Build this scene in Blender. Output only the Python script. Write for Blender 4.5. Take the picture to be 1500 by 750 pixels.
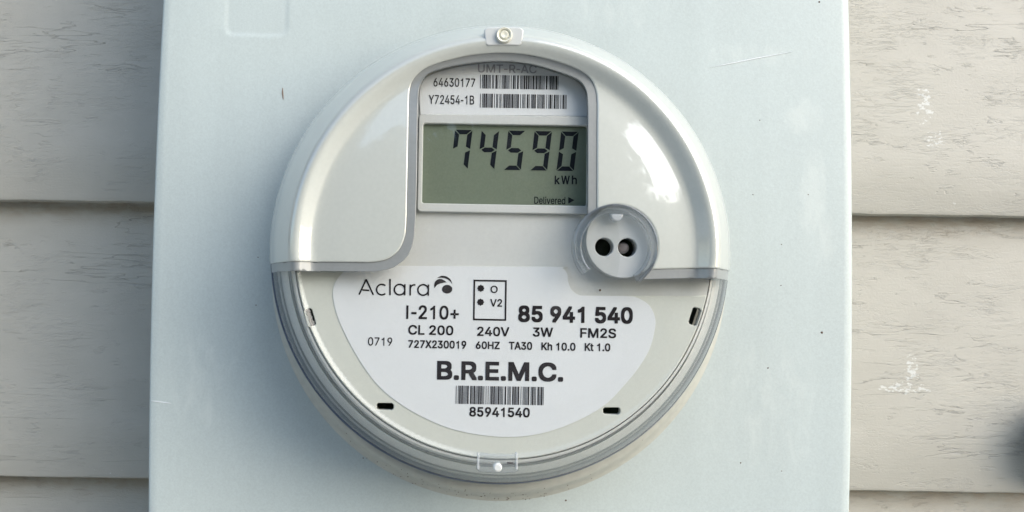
import bpy, bmesh, math, random
import numpy as np
from mathutils import Vector, Matrix
from mathutils.geometry import delaunay_2d_cdt
R_ = math.radians
random.seed(4)

for o in list(bpy.data.objects): bpy.data.objects.remove(o)
scene = bpy.context.scene
COL = scene.collection

# ------------------------------------------------------------------ camera
D = 0.418                                   # metres from the lens to the front of the box
CAM = Vector((0, -D, 1.5))
CROT = Matrix.Rotation(R_(92.5), 3, 'X') @ Matrix.Rotation(R_(0.95), 3, 'Z')
cd = bpy.data.cameras.new('camera')
cd.sensor_width = 36; cd.lens = 36; cd.shift_x = 0.057
cd.clip_start = 0.01; cd.clip_end = 500
cam = bpy.data.objects.new('camera', cd); COL.objects.link(cam)
cam.location = CAM; cam.rotation_euler = CROT.to_euler()
scene.camera = cam

# ------------------------------------------------------------------ sky, sun, exposure
SUN_EL, SUN_AZ = R_(30), R_(50)             # azimuth: degrees to the right of the wall's normal
world = bpy.data.worlds.new("World"); scene.world = world; world.use_nodes = True
wn = world.node_tree.nodes; wl = world.node_tree.links; wn.clear()
sky = wn.new('ShaderNodeTexSky'); sky.sky_type = 'NISHITA'; sky.sun_disc = False
sky.sun_elevation = SUN_EL; sky.sun_rotation = math.pi - SUN_AZ
sky.dust_density = 1.6; sky.air_density = 1.2; sky.ozone_density = 1.0
bg = wn.new('ShaderNodeBackground'); bg.inputs['Strength'].default_value = 0.15
wo = wn.new('ShaderNodeOutputWorld')
wl.new(sky.outputs[0], bg.inputs[0]); wl.new(bg.outputs[0], wo.inputs[0])
sd = bpy.data.lights.new('sun', 'SUN'); sd.energy = 1.35; sd.angle = R_(68); sd.color = (1, .985, .96)
sun = bpy.data.objects.new('sun', sd); COL.objects.link(sun)
sdir = Vector((math.sin(SUN_AZ) * math.cos(SUN_EL), -math.cos(SUN_AZ) * math.cos(SUN_EL), math.sin(SUN_EL)))
sun.rotation_euler = sdir.to_track_quat('Z', 'Y').to_euler(); sun.location = (1, -1.5, 2.6)
scene.view_settings.view_transform = 'Standard'; scene.view_settings.look = 'None'
scene.view_settings.exposure = 1.1; scene.view_settings.gamma = 1
scene.render.engine = 'CYCLES'
scene.cycles.transparent_max_bounces = 24; scene.cycles.max_bounces = 12

# ------------------------------------------------------------------ helpers
def P(px, py, w):
    """point of the plane standing w metres in front of the box, seen at photo pixel px, py"""
    d = CROT @ Vector(((px - (750 - .057 * 1500)) / 1500, (375 - py) / 1500, -1))
    t = (-w - CAM.y) / d.y
    p = CAM + d * t
    return p.x, p.z

def mat(name, base, rough=.5, coat=0, bump=None, spec=.5, metal=0):
    m = bpy.data.materials.new(name); m.use_nodes = True
    b = m.node_tree.nodes['Principled BSDF']
    b.inputs['Base Color'].default_value = (*base, 1); b.inputs['Roughness'].default_value = rough
    b.inputs['Coat Weight'].default_value = coat; b.inputs['Coat Roughness'].default_value = .04
    b.inputs['Specular IOR Level'].default_value = spec; b.inputs['Metallic'].default_value = metal
    return m
def nd(m, t, **kw):
    n = m.node_tree.nodes.new(t)
    for k, v in kw.items():
        if k in n.inputs.keys(): n.inputs[k].default_value = v
        else: setattr(n, k, v)
    return n
def ln(m, a, b): m.node_tree.links.new(a, b)
def bsdf(m): return m.node_tree.nodes['Principled BSDF']

def grain(m, base, amt=.05, scale=900, bscale=900, bstr=.05, bdist=.0003, big=0.0):
    """fine mottling of a moulded or painted surface: colour varies a few percent, tiny orange-peel relief"""
    tc = nd(m, 'ShaderNodeTexCoord')
    n = nd(m, 'ShaderNodeTexNoise', Scale=scale, Detail=2.0); ln(m, tc.outputs['Object'], n.inputs['Vector'])
    mx = nd(m, 'ShaderNodeMix', data_type='RGBA')
    mx.inputs[6].default_value = (*[c * (1 - amt) for c in base], 1); mx.inputs[7].default_value = (*[min(1, c * (1 + amt)) for c in base], 1)
    mr = nd(m, 'ShaderNodeMapRange'); mr.inputs['From Min'].default_value = .3; mr.inputs['From Max'].default_value = .7
    ln(m, n.outputs['Fac'], mr.inputs['Value']); ln(m, mr.outputs[0], mx.inputs[0])
    out = mx.outputs[2]
    if big:
        n3 = nd(m, 'ShaderNodeTexNoise', Scale=14.0, Detail=6.0, Roughness=.6); ln(m, tc.outputs['Object'], n3.inputs['Vector'])
        m3 = nd(m, 'ShaderNodeMapRange'); m3.inputs['From Min'].default_value = .35; m3.inputs['From Max'].default_value = .7
        m3.inputs['To Min'].default_value = 1 - big; m3.inputs['To Max'].default_value = 1
        ln(m, n3.outputs['Fac'], m3.inputs['Value'])
        vm = nd(m, 'ShaderNodeVectorMath', operation='SCALE'); ln(m, out, vm.inputs[0]); ln(m, m3.outputs[0], vm.inputs['Scale'])
        out = vm.outputs[0]
    ln(m, out, bsdf(m).inputs['Base Color'])
    n2 = nd(m, 'ShaderNodeTexNoise', Scale=bscale, Detail=3.0); ln(m, tc.outputs['Object'], n2.inputs['Vector'])
    bp = nd(m, 'ShaderNodeBump', Strength=bstr, Distance=bdist)
    ln(m, n2.outputs['Fac'], bp.inputs['Height']); ln(m, bp.outputs[0], bsdf(m).inputs['Normal'])
    return tc, out

def clear_mat(name, tint, body=0.0, bodycol=(.8, .8, .8), rough=.02, ior=1.43, dirt=0.0):
    """clear moulded plastic: straight-through view, Fresnel mirror on each skin, an optional milky share"""
    m = bpy.data.materials.new(name); m.use_nodes = True; nt = m.node_tree
    nt.nodes.clear()
    out = nd(m, 'ShaderNodeOutputMaterial')
    tr = nd(m, 'ShaderNodeBsdfTransparent'); tr.inputs[0].default_value = (*tint, 1)
    gl = nd(m, 'ShaderNodeBsdfGlossy', Roughness=rough)
    geo = nd(m, 'ShaderNodeNewGeometry')
    io = nd(m, 'ShaderNodeMapRange'); io.inputs['To Min'].default_value = ior; io.inputs['To Max'].default_value = 1 / ior
    ln(m, geo.outputs['Backfacing'], io.inputs['Value'])
    fr = nd(m, 'ShaderNodeFresnel'); ln(m, io.outputs[0], fr.inputs['IOR'])
    mx = nd(m, 'ShaderNodeMixShader'); ln(m, fr.outputs[0], mx.inputs[0])
    src = tr.outputs[0]
    if body or dirt:
        df = nd(m, 'ShaderNodeBsdfDiffuse'); df.inputs[0].default_value = (*bodycol, 1)
        m2 = nd(m, 'ShaderNodeMixShader'); m2.inputs[0].default_value = body
        if dirt:
            tc = nd(m, 'ShaderNodeTexCoord')
            n = nd(m, 'ShaderNodeTexNoise', Scale=60.0, Detail=8.0, Roughness=.7); ln(m, tc.outputs['Object'], n.inputs['Vector'])
            mr = nd(m, 'ShaderNodeMapRange'); mr.inputs['From Min'].default_value = .55; mr.inputs['From Max'].default_value = .8
            mr.inputs['To Min'].default_value = body; mr.inputs['To Max'].default_value = body + dirt
            ln(m, n.outputs['Fac'], mr.inputs['Value']); ln(m, mr.outputs[0], m2.inputs[0])
        ln(m, src, m2.inputs[1]); ln(m, df.outputs[0], m2.inputs[2]); src = m2.outputs[0]
    ln(m, src, mx.inputs[1]); ln(m, gl.outputs[0], mx.inputs[2]); ln(m, mx.outputs[0], out.inputs[0])
    return m

def obj(name, verts, faces, m, parent=None, smooth=False, label=None, norms=None):
    loc = Vector((0, 0, 0))
    if parent is not None:
        p = parent
        while p is not None: loc += p.location; p = p.parent
    vs = [(v[0] - loc.x, v[1] - loc.y, v[2] - loc.z) for v in verts]
    me = bpy.data.meshes.new(name); me.from_pydata(vs, [], faces); me.update()
    me.materials.append(m)
    if smooth: me.polygons.foreach_set('use_smooth', [True] * len(me.polygons))
    if norms is not None: me.normals_split_custom_set(norms)
    o = bpy.data.objects.new(name, me); COL.objects.link(o)
    if parent is not None: o.parent = parent
    if label: o['label'] = label
    return o
def empty(name, loc, label, cat):
    o = bpy.data.objects.new(name, None); COL.objects.link(o); o.location = loc
    o.empty_display_size = .02; o['label'] = label; o['category'] = cat
    return o

def inside(pts, loops):
    """even-odd test of many points against a set of loops"""
    res = np.zeros(len(pts), bool); x = pts[:, 0]; y = pts[:, 1]
    for lp in loops:
        a = np.asarray(lp); b = np.roll(a, -1, 0)
        for (x0, y0), (x1, y1) in zip(a, b):
            if y0 == y1: continue
            c = ((y0 > y) != (y1 > y)) & (x < (x1 - x0) * (y - y0) / (y1 - y0) + x0)
            res ^= c
    return res
def area(lp):
    a = np.asarray(lp); b = np.roll(a, -1, 0)
    return .5 * np.sum(a[:, 0] * b[:, 1] - b[:, 0] * a[:, 1])
def clean(lp, eps=2e-5):
    out = []
    for p in lp:
        if not out or math.dist(p, out[-1]) > eps: out.append(tuple(p))
    while len(out) > 2 and math.dist(out[0], out[-1]) < eps: out.pop()
    return out
def inset(lp, d):
    """loop moved d to its inner side"""
    s = 1 if area(lp) > 0 else -1; n = len(lp); res = []
    for i in range(n):
        a = Vector(lp[i - 1]); b = Vector(lp[i]); c = Vector(lp[(i + 1) % n])
        t1 = (b - a).normalized(); t2 = (c - b).normalized()
        n1 = Vector((-t1.y, t1.x)) * s; n2 = Vector((-t2.y, t2.x)) * s
        m_ = n1 + n2; L = m_.length
        m_ = m_ / L if L > 1e-6 else n1
        res.append(tuple(b + m_ * d / max(.5, m_.dot(n1))))
    return res
def tri(loops, extra=()):
    """constrained triangulation of loops (holes by even-odd) with extra inner points"""
    pts = []; edges = []
    for lp in loops:
        k = len(pts); n = len(lp); pts += [Vector(p) for p in lp]
        edges += [(k + i, k + (i + 1) % n) for i in range(n)]
    pts += [Vector(p) for p in extra]
    v, e, f, _, _, _ = delaunay_2d_cdt(pts, edges, [], 0, 1e-7)
    v = np.array([tuple(p) for p in v])
    f = np.array([t for t in f if len(t) == 3])
    f = f[inside(v[f].mean(1), loops)]
    return v, f

def solid(name, loops, w0, w1, m, parent, bev=0.0, label=None, wfun=None):
    """a plate: 2-D loops in world (x, z), from w0 (back) to w1 (front), with a small rounded front edge"""
    loops = [clean(l) for l in loops]
    fl = loops; rings = []
    if bev > 0:
        outer_s = []
        for k, l in enumerate(loops):
            # the material lies inside the outer loop and outside the holes
            outer_s.append(1 if k == 0 else -1)
        def ins(d): return [inset(l, d * s) for l, s in zip(loops, outer_s)]
        for a in (0, 30, 60, 90):
            rings.append((bev * (1 - math.cos(R_(a))), w1 - bev * (1 - math.sin(R_(a)))))
        fl = ins(bev)
    verts = []; faces = []
    def add_loops(ls, w):
        idx = []
        for l in ls:
            k = len(verts)
            for p in l: verts.append((p[0], -w, p[1]))
            idx.append(list(range(k, len(verts))))
        return idx
    prev = add_loops(loops, w0)
    seq = [(0, w1)] if bev == 0 else rings
    for d, w in seq:
        cur = add_loops(loops if d == 0 else ins(d), w)
        for pa, pb, l, in zip(prev, cur, loops):
            n = len(pa); k0 = loops.index(l); ccw = area(l) > 0; hole = k0 > 0
            for i in range(n):
                j = (i + 1) % n
                q = (pa[i], pa[j], pb[j], pb[i])
                faces.append(q if (ccw != hole) else q[::-1])
        prev = cur
    nside = len(faces)
    v, f = tri(fl)
    k = len(verts); verts += [(p[0], -w1, p[1]) for p in v]
    for t in f:
        a, b, c = v[t]
        ar = (b[0] - a[0]) * (c[1] - a[1]) - (c[0] - a[0]) * (b[1] - a[1])
        t = [k + int(i) for i in t]
        faces.append(t if ar > 0 else t[::-1])
    o = obj(name, verts, faces, m, parent, label=label)
    if bev > 0:
        for p in list(o.data.polygons)[:nside]: p.use_smooth = True
    return o

def lathe(name, prof, cx, cz, m, parent, seg=256, a0=0, a1=360, label=None, closed=False):
    """profile of (radius, w) turned about the axis through (cx, cz)"""
    full = abs(a1 - a0) >= 360; n = seg if full else seg + 1
    verts = []; faces = []
    for i in range(n):
        a = R_(a0 + (a1 - a0) * i / seg); c, s = math.cos(a), math.sin(a)
        for r, w in prof: verts.append((cx + r * c, -w, cz + r * s))
    k = len(prof); kk = k if closed else k - 1
    for i in range(seg):
        j = (i + 1) % n
        for q in range(kk):
            q2 = (q + 1) % k
            faces.append((i * k + q, j * k + q, j * k + q2, i * k + q2))
    if not full and closed:
        faces.append(tuple(range(k))); faces.append(tuple((n - 1) * k + q for q in reversed(range(k))))
    o = obj(name, verts, faces, m, parent, smooth=True, label=label)
    o.data.set_sharp_from_angle(angle=R_(35))
    return o

def circle(cx, cz, r, n=48, a0=0, a1=360):
    full = a1 - a0 >= 360
    return [(cx + r * math.cos(R_(a0 + (a1 - a0) * i / n)), cz + r * math.sin(R_(a0 + (a1 - a0) * i / n))) for i in range(n if full else n + 1)]
def rrect(x0, z0, x1, z1, r, n=6):
    out = []
    for cx, cz, a in ((x1 - r, z1 - r, 0), (x0 + r, z1 - r, 90), (x0 + r, z0 + r, 180), (x1 - r, z0 + r, 270)):
        for i in range(n + 1):
            t = R_(a + 90 * i / n); out.append((cx + r * math.cos(t), cz + r * math.sin(t)))
    return out
def spline(pts, per=8, closed=False):
    """Catmull-Rom through the points"""
    n = len(pts); out = []
    for i in range(n if closed else n - 1):
        g = lambda k: pts[k % n] if closed else pts[max(0, min(n - 1, k))]
        p0, p1, p2, p3 = (np.array(g(i + k), float) for k in (-1, 0, 1, 2))
        for s in range(per):
            t = s / per
            out.append(tuple(.5 * ((2 * p1) + (-p0 + p2) * t + (2 * p0 - 5 * p1 + 4 * p2 - p3) * t * t + (-p0 + 3 * p1 - 3 * p2 + p3) * t ** 3)))
    if not closed: out.append(tuple(pts[-1]))
    return out
def px_rrect(x0, y0, x1, y1, w, r):
    a = P(x0, (y0 + y1) / 2, w)[0]; b = P(x1, (y0 + y1) / 2, w)[0]
    t = P((x0 + x1) / 2, y0, w)[1]; u = P((x0 + x1) / 2, y1, w)[1]
    return rrect(a, u, b, t, r)

# ------------------------------------------------------------------ materials
M = {}
# siding: painted embossed hardboard
def siding_mat(name, dirt=True):
    base = (.40, .385, .35)
    m = mat(name, base, .5, spec=.8)
    tc = nd(m, 'ShaderNodeTexCoord')
    off = nd(m, 'ShaderNodeVectorMath', operation='SCALE'); off.inputs['Scale'].default_value = 7.3
    cmb = nd(m, 'ShaderNodeCombineXYZ'); cmb.inputs[0].default_value = .37; cmb.inputs[2].default_value = .61; ln(m, cmb.outputs[0], off.inputs[0])
    add = nd(m, 'ShaderNodeVectorMath', operation='ADD'); ln(m, tc.outputs['Object'], add.inputs[0]); ln(m, off.outputs[0], add.inputs[1])
    # large patches where the grain is open or closed
    patch = nd(m, 'ShaderNodeTexNoise', Scale=9.0, Detail=3.0, Roughness=.55); ln(m, add.outputs[0], patch.inputs['Vector'])
    pr = nd(m, 'ShaderNodeMapRange'); pr.inputs['From Min'].default_value = .4; pr.inputs['From Max'].default_value = .62; ln(m, patch.outputs['Fac'], pr.inputs['Value'])
    # wavy long cracks: contour lines of a stretched noise
    def stretched(sx, sz, detail, dist=0):
        mp = nd(m, 'ShaderNodeMapping'); mp.inputs['Scale'].default_value = (sx, sx, sz); ln(m, add.outputs[0], mp.inputs['Vector'])
        n = nd(m, 'ShaderNodeTexNoise', Scale=1.0, Detail=detail, Roughness=.6, Distortion=dist); ln(m, mp.outputs[0], n.inputs['Vector']); return n.outputs['Fac']
    def math_(op, a, b=None, c=None):
        n = nd(m, 'ShaderNodeMath', operation=op)
        for i, v in enumerate((a, b, c)):
            if v is None: continue
            if isinstance(v, (int, float)): n.inputs[i].default_value = v
            else: ln(m, v, n.inputs[i])
        return n.outputs[0]
    def ridge(src, lev, wid):
        d = math_('ABSOLUTE', math_('SUBTRACT', src, lev))
        n = nd(m, 'ShaderNodeMapRange'); n.interpolation_type = 'SMOOTHSTEP'
        n.inputs['From Min'].default_value = 0; n.inputs['From Max'].default_value = wid
        n.inputs['To Min'].default_value = 1; n.inputs['To Max'].default_value = 0
        ln(m, d, n.inputs['Value']); return n.outputs[0]
    def step(src, a, b):
        n = nd(m, 'ShaderNodeMapRange'); n.inputs['From Min'].default_value = a; n.inputs['From Max'].default_value = b
        n.interpolation_type = 'SMOOTHSTEP'; ln(m, src, n.inputs['Value']); return n.outputs[0]
    s1 = stretched(12, 120, 6.0, 1.0)
    gate1 = step(stretched(38, 90, 2.0), .55, .66)
    crack = math_('MULTIPLY', math_('MULTIPLY', ridge(s1, .5, .012), gate1), pr.outputs[0])
    s2 = stretched(70, 420, 3.0, .6)
    gate2 = step(stretched(75, 160, 2.0), .56, .66)
    small = math_('MULTIPLY', math_('MULTIPLY', ridge(s2, .52, .03), gate2), .5)
    s4 = stretched(5, 60, 5.0, .3)
    longc = math_('MULTIPLY', ridge(s4, .5, .0045), step(stretched(11, 20, 3.0), .5, .58))
    cr = math_('MAXIMUM', math_('MAXIMUM', crack, small), longc)
    fine = stretched(120, 1400, 3.0)
    peb = stretched(900, 900, 2.0)
    s5 = stretched(85, 520, 3.0, .8)
    curls = math_('MULTIPLY', math_('MULTIPLY', ridge(s5, .5, .035), step(stretched(26, 60, 4.0), .40, .62)), 1)
    h = math_('ADD', math_('MULTIPLY', fine, .12), math_('MULTIPLY', cr, -.5))
    h = math_('ADD', h, math_('MULTIPLY', curls, -.14))
    h = math_('ADD', h, math_('MULTIPLY', peb, .16))
    h = math_('ADD', h, math_('MULTIPLY', stretched(14, 60, 3.0), .25))
    bp = nd(m, 'ShaderNodeBump', Strength=.75, Distance=.0007); ln(m, h, bp.inputs['Height']); ln(m, bp.outputs[0], bsdf(m).inputs['Normal'])
    # colour: a little mottling, darker cracks, worn chips of pale paint
    mott = step(stretched(30, 60, 5.0), .3, .7)
    mx = nd(m, 'ShaderNodeMix', data_type='RGBA'); mx.inputs[6].default_value = (.362, .353, .308, 1); mx.inputs[7].default_value = (.388, .379, .333, 1); ln(m, mott, mx.inputs[0])
    m2 = nd(m, 'ShaderNodeMix', data_type='RGBA'); m2.inputs[7].default_value = (.16, .155, .14, 1); ln(m, mx.outputs[2], m2.inputs[6]); ln(m, math_('MAXIMUM', math_('MULTIPLY', cr, .22), math_('MULTIPLY', curls, .03)), m2.inputs[0])
    chip_n = stretched(420, 700, 3.0)
    sep = nd(m, 'ShaderNodeSeparateXYZ'); ln(m, tc.outputs['Object'], sep.inputs[0])
    chips = None
    for (px, py, rx, rz) in ((1352, 155, .006, .014), (1366, 205, .009, .006), (1335, 545, .005, .012), (1325, 568, .018, .004), (1390, 300, .002, .002), (185, 185, .006, .008), (165, 682, .012, .006)):
        x, z = P(px, py, -.09)
        dx = math_('DIVIDE', math_('SUBTRACT', sep.outputs[0], x), rx); dz = math_('DIVIDE', math_('SUBTRACT', sep.outputs[2], z), rz)
        r2 = math_('ADD', math_('MULTIPLY', dx, dx), math_('MULTIPLY', dz, dz))
        g = math_('MULTIPLY', step(math_('SUBTRACT', 1.0, r2), -.4, .9), 1 if px > 700 else .5)
        chips = g if chips is None else math_('MAXIMUM', chips, g)
    cm = step(math_('ADD', math_('MULTIPLY', chips, .26), chip_n), .76, .86)
    m3 = nd(m, 'ShaderNodeMix', data_type='RGBA'); m3.inputs[7].default_value = (.56, .58, .56, 1); ln(m, m2.outputs[2], m3.inputs[6]); ln(m, math_('MULTIPLY', cm, .8), m3.inputs[0])
    # mottled brown tint just under each lap and on its underside
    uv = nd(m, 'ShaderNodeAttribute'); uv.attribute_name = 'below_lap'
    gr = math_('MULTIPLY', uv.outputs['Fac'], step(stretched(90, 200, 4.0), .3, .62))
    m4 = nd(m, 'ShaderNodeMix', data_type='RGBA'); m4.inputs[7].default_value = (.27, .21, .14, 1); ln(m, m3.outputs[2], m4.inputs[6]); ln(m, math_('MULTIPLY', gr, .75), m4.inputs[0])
    ln(m, m4.outputs[2], bsdf(m).inputs['Base Color'])
    return m
M['siding'] = siding_mat('painted_siding')
M['backing'] = mat('backing_board', (.2, .19, .17), .8)

BOX = (.475, .54, .53)
m = M['box'] = mat('powder_coated_steel', BOX, .42, spec=.7)
tc, col = grain(m, BOX, .05, 1500, 700, .12, .0003, big=.05)
# marks on the box: rubbed pale patches, a little chalky
sep = nd(m, 'ShaderNodeSeparateXYZ'); ln(m, tc.outputs['Object'], sep.inputs[0])
def mth(m, op, a, b):
    n = nd(m, 'ShaderNodeMath', operation=op)
    for i, v in enumerate((a, b)):
        if isinstance(v, (int, float)): n.inputs[i].default_value = v
        else: ln(m, v, n.inputs[i])
    return n.outputs[0]
bx0, bz0 = (P(222, 375, 0)[0] + P(1250, 375, 0)[0]) / 2, P(733, 375, 0)[1]
acc = None
for px, py, rx, rz, g_ in ((1190, 290, .007, .026, 1), (1178, 170, .010, .010, .9), (1200, 350, .010, .014, .8), (1110, 80, .03, .006, .5), (300, 560, .02, .03, .5), (880, 20, .04, .01, .4), (1120, 600, .03, .04, .45)):
    x, z = P(px, py, 0)
    dx = mth(m, 'DIVIDE', mth(m, 'SUBTRACT', sep.outputs[0], x - bx0), rx); dz = mth(m, 'DIVIDE', mth(m, 'SUBTRACT', sep.outputs[2], z - bz0), rz)
    d = mth(m, 'SUBTRACT', 1.0, mth(m, 'ADD', mth(m, 'MULTIPLY', dx, dx), mth(m, 'MULTIPLY', dz, dz)))
    d = mth(m, 'MULTIPLY', mth(m, 'MAXIMUM', d, 0.0), g_)
    acc = d if acc is None else mth(m, 'MAXIMUM', acc, d)
sm_ = nd(m, 'ShaderNodeTexNoise', Scale=1.0, Detail=8.0, Roughness=.7, Distortion=.6)
mp_ = nd(m, 'ShaderNodeMapping'); mp_.inputs['Scale'].default_value = (220, 220, 70); ln(m, tc.outputs['Object'], mp_.inputs['Vector']); ln(m, mp_.outputs[0], sm_.inputs['Vector'])
am = nd(m, 'ShaderNodeMapRange'); am.inputs['From Min'].default_value = .42; am.inputs['From Max'].default_value = .75; am.interpolation_type = 'SMOOTHSTEP'
ln(m, mth(m, 'ADD', mth(m, 'MULTIPLY', acc, .3), mth(m, 'MULTIPLY', sm_.outputs['Fac'], .8)), am.inputs['Value'])
fm = nd(m, 'ShaderNodeMix', data_type='RGBA'); fm.inputs[7].default_value = (.60, .65, .62, 1)
ln(m, col, fm.inputs[6]); ln(m, mth(m, 'MULTIPLY', mth(m, 'MULTIPLY', am.outputs[0], mth(m, 'MINIMUM', mth(m, 'MULTIPLY', acc, 3.0), 1.0)), .42), fm.inputs[0])
# faint run-off streaks down the sheet
st_ = nd(m, 'ShaderNodeTexNoise', Scale=1.0, Detail=4.0); mq = nd(m, 'ShaderNodeMapping'); mq.inputs['Scale'].default_value = (90, 90, 5)
ln(m, tc.outputs['Object'], mq.inputs['Vector']); ln(m, mq.outputs[0], st_.inputs['Vector'])
sr = nd(m, 'ShaderNodeMapRange'); sr.inputs['From Min'].default_value = .35; sr.inputs['From Max'].default_value = .7; sr.inputs['To Min'].default_value = .98; sr.inputs['To Max'].default_value = 1.01
ln(m, st_.outputs['Fac'], sr.inputs['Value'])
vs_ = nd(m, 'ShaderNodeVectorMath', operation='SCALE'); ln(m, fm.outputs[2], vs_.inputs[0]); ln(m, sr.outputs[0], vs_.inputs['Scale'])
ln(m, vs_.outputs[0], bsdf(m).inputs['Base Color'])
rr_ = nd(m, 'ShaderNodeMapRange'); rr_.inputs['To Min'].default_value = .36; rr_.inputs['To Max'].default_value = .52
ln(m, st_.outputs['Fac'], rr_.inputs['Value']); ln(m, rr_.outputs[0], bsdf(m).inputs['Roughness'])
M['dirty_box'] = mat('dusty_box_paint', (.47, .48, .43), .45); grain(M['dirty_box'], (.47, .48, .43), .05, 300, 700, .15, .0003, big=.08)  # box paint for the ring, its dirt and shade mixed into one tan
M['hood'] = mat('grey_plastic', (.475, .50, .465), .3, coat=1.0); grain(M['hood'], (.475, .50, .465), .02, 700, 350, .02, .0002)
bsdf(M['hood']).inputs['Coat IOR'].default_value = 1.75
M['trim'] = mat('trim_plastic', (.235, .25, .25), .35, coat=.6); grain(M['trim'], (.235, .25, .25), .03, 700, 500, .03, .0002)
M['clear'] = clear_mat('clear_polycarbonate', (.975, .98, .975), dirt=.03)
M['clear_thick'] = clear_mat('clear_thick_edge', (.80, .82, .83), body=.22, bodycol=(.55, .58, .6), rough=.06)
M['guide'] = clear_mat('clear_guide', (.82, .84, .85), body=.12, bodycol=(.62, .66, .69), rough=.03, ior=1.55)
M['notch'] = clear_mat('clear_notch', (.85, .87, .88), body=.35, bodycol=(.8, .83, .85), rough=.03, ior=1.5)
M['clear_edge'] = clear_mat('blue_grey_edge', (.22, .28, .48), body=.85, bodycol=(.05, .07, .14), rough=.08)
M['face'] = mat('face_plastic', (.57, .585, .54), .45); grain(M['face'], (.57, .585, .54), .02, 900, 600, .05, .0002)
M['face2'] = mat('display_plastic', (.56, .57, .56), .4); grain(M['face2'], (.56, .57, .56), .02, 900, 600, .05, .0002)
M['label'] = mat('label_film', (.68, .70, .72), .35); grain(M['label'], (.68, .70, .72), .015, 1200, 700, .02, .0001)
M['ink'] = mat('black_print', (.02, .017, .02), .6, spec=.1)
M['ink_soft'] = mat('grey_print', (.33, .33, .36), .5)
M['lcd'] = mat('lcd_glass', (.155, .185, .14), .4, spec=.2); grain(M['lcd'], (.155, .185, .14), .05, 1500, 900, .01, .0001)
M['segment'] = mat('lcd_segment', (.006, .008, .014), .6, spec=.1)
M['dark'] = mat('dark_cavity', (.008, .008, .008), .7, spec=.1)
M['sensor'] = mat('sensor_lens', (.24, .21, .21), .3, coat=.6, metal=.3)
M['wall_in'] = mat('base_plastic', (.62, .62, .60), .4); grain(M['wall_in'], (.62, .62, .60), .04, 900, 500, .05, .0002)
M['seal'] = mat('cream_seal', (.66, .65, .55), .4, coat=.5); grain(M['seal'], (.66, .65, .55), .08, 800, 500, .4, .0004)
M['rivet'] = mat('pale_rivet', (.6, .62, .6), .5)

# ------------------------------------------------------------------ ground
gv = 60.0
m = M['ground'] = mat('gravel_yard', (.36, .345, .31), .9)
grain(m, (.36, .345, .31), .35, 30, 60, .6, .02)
g = obj('ground', [(-gv, -gv, 0), (gv, -gv, 0), (gv, .3, 0), (-gv, .3, 0)], [(0, 1, 2, 3)], m)
g['kind'] = 'structure'

# ------------------------------------------------------------------ unseen trees added behind the camera to fill and darken the meter's reflections
M['leaf'] = mat('leaves', (.07, .10, .035), .55)
M['bark'] = mat('bark', (.12, .095, .07), .9)
def tree(x, y, h, cr, seed, label):
    r = random.Random(seed)
    t = empty('tree', (x, y, 0), label, 'tree'); t['group'] = 'trees across the yard'
    vs = []; fs = []
    def limb(a, b, ra, rb_):
        a, b = Vector(a), Vector(b); d = (b - a).normalized(); u = d.orthogonal().normalized(); v = d.cross(u); k = len(vs)
        for p, q in ((a, ra), ((a + b) / 2 + u * ra * .4, (ra + rb_) / 2), (b, rb_)):
            for i in range(8):
                an = math.pi * i / 4; vs.append(tuple(p + (u * math.cos(an) + v * math.sin(an)) * q))
        for m_ in (0, 1):
            for i in range(8): fs.append((k + m_ * 8 + i, k + m_ * 8 + (i + 1) % 8, k + m_ * 8 + 8 + (i + 1) % 8, k + m_ * 8 + 8 + i))
    top = (x + r.uniform(-.2, .2), y, h * .75)
    limb((x, y, 0), (x, y, h * .4), .16, .12); limb((x, y, h * .38), top, .12, .04)
    clumps = []
    for i in range(60):
        an = r.uniform(0, 6.28); q = cr * r.uniform(.25, .95); c = (x + q * math.cos(an), y + q * math.sin(an), h * r.uniform(.10, .95))
        clumps.append((c, cr * r.uniform(.22, .42)))
        if i < 8: limb((x, y, h * r.uniform(.3, .55)), c, .06, .015)
    obj('trunk', vs, fs, M['bark'], t, smooth=True)
    lv = []; lf_ = []
    for c, q in clumps:
        for _ in range(420):
            d = Vector((r.gauss(0, 1), r.gauss(0, 1), r.gauss(0, 1))).normalized() * q * r.random() ** .4
            p = Vector(c) + d; u = Vector((r.gauss(0, 1), r.gauss(0, 1), r.gauss(0, 1))).normalized(); v = u.orthogonal().normalized(); z_ = r.uniform(.08, .16)
            k = len(lv); lv += [tuple(p - u * z_), tuple(p + v * z_ * .6), tuple(p + u * z_), tuple(p - v * z_ * .6)]; lf_.append((k, k + 1, k + 2, k + 3))
    obj('crown', lv, lf_, M['leaf'], t)
LB = ['tall leafy tree standing farthest left of the trees mirrored in the meter', 'broad leafy tree second from the left of the trees mirrored in the meter', 'leafy tree mirrored in the middle of the meter display', 'leafy tree second from the right of the trees mirrored in the meter', 'low leafy tree farthest right of the trees mirrored in the meter']
for a_, dd, h_, c_, sd_ in ((-33, 10, 4.6, 2.2, 1), (-16, 13, 5.0, 2.4, 2), (6, 12, 6.9, 3.3, 3), (22, 16, 3.9, 3.0, 4), (34, 18, 3.6, 3.0, 5)):
    tree(dd * math.sin(R_(a_)), -dd * math.cos(R_(a_)), h_, c_, sd_, LB[sd_ - 1])

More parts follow.
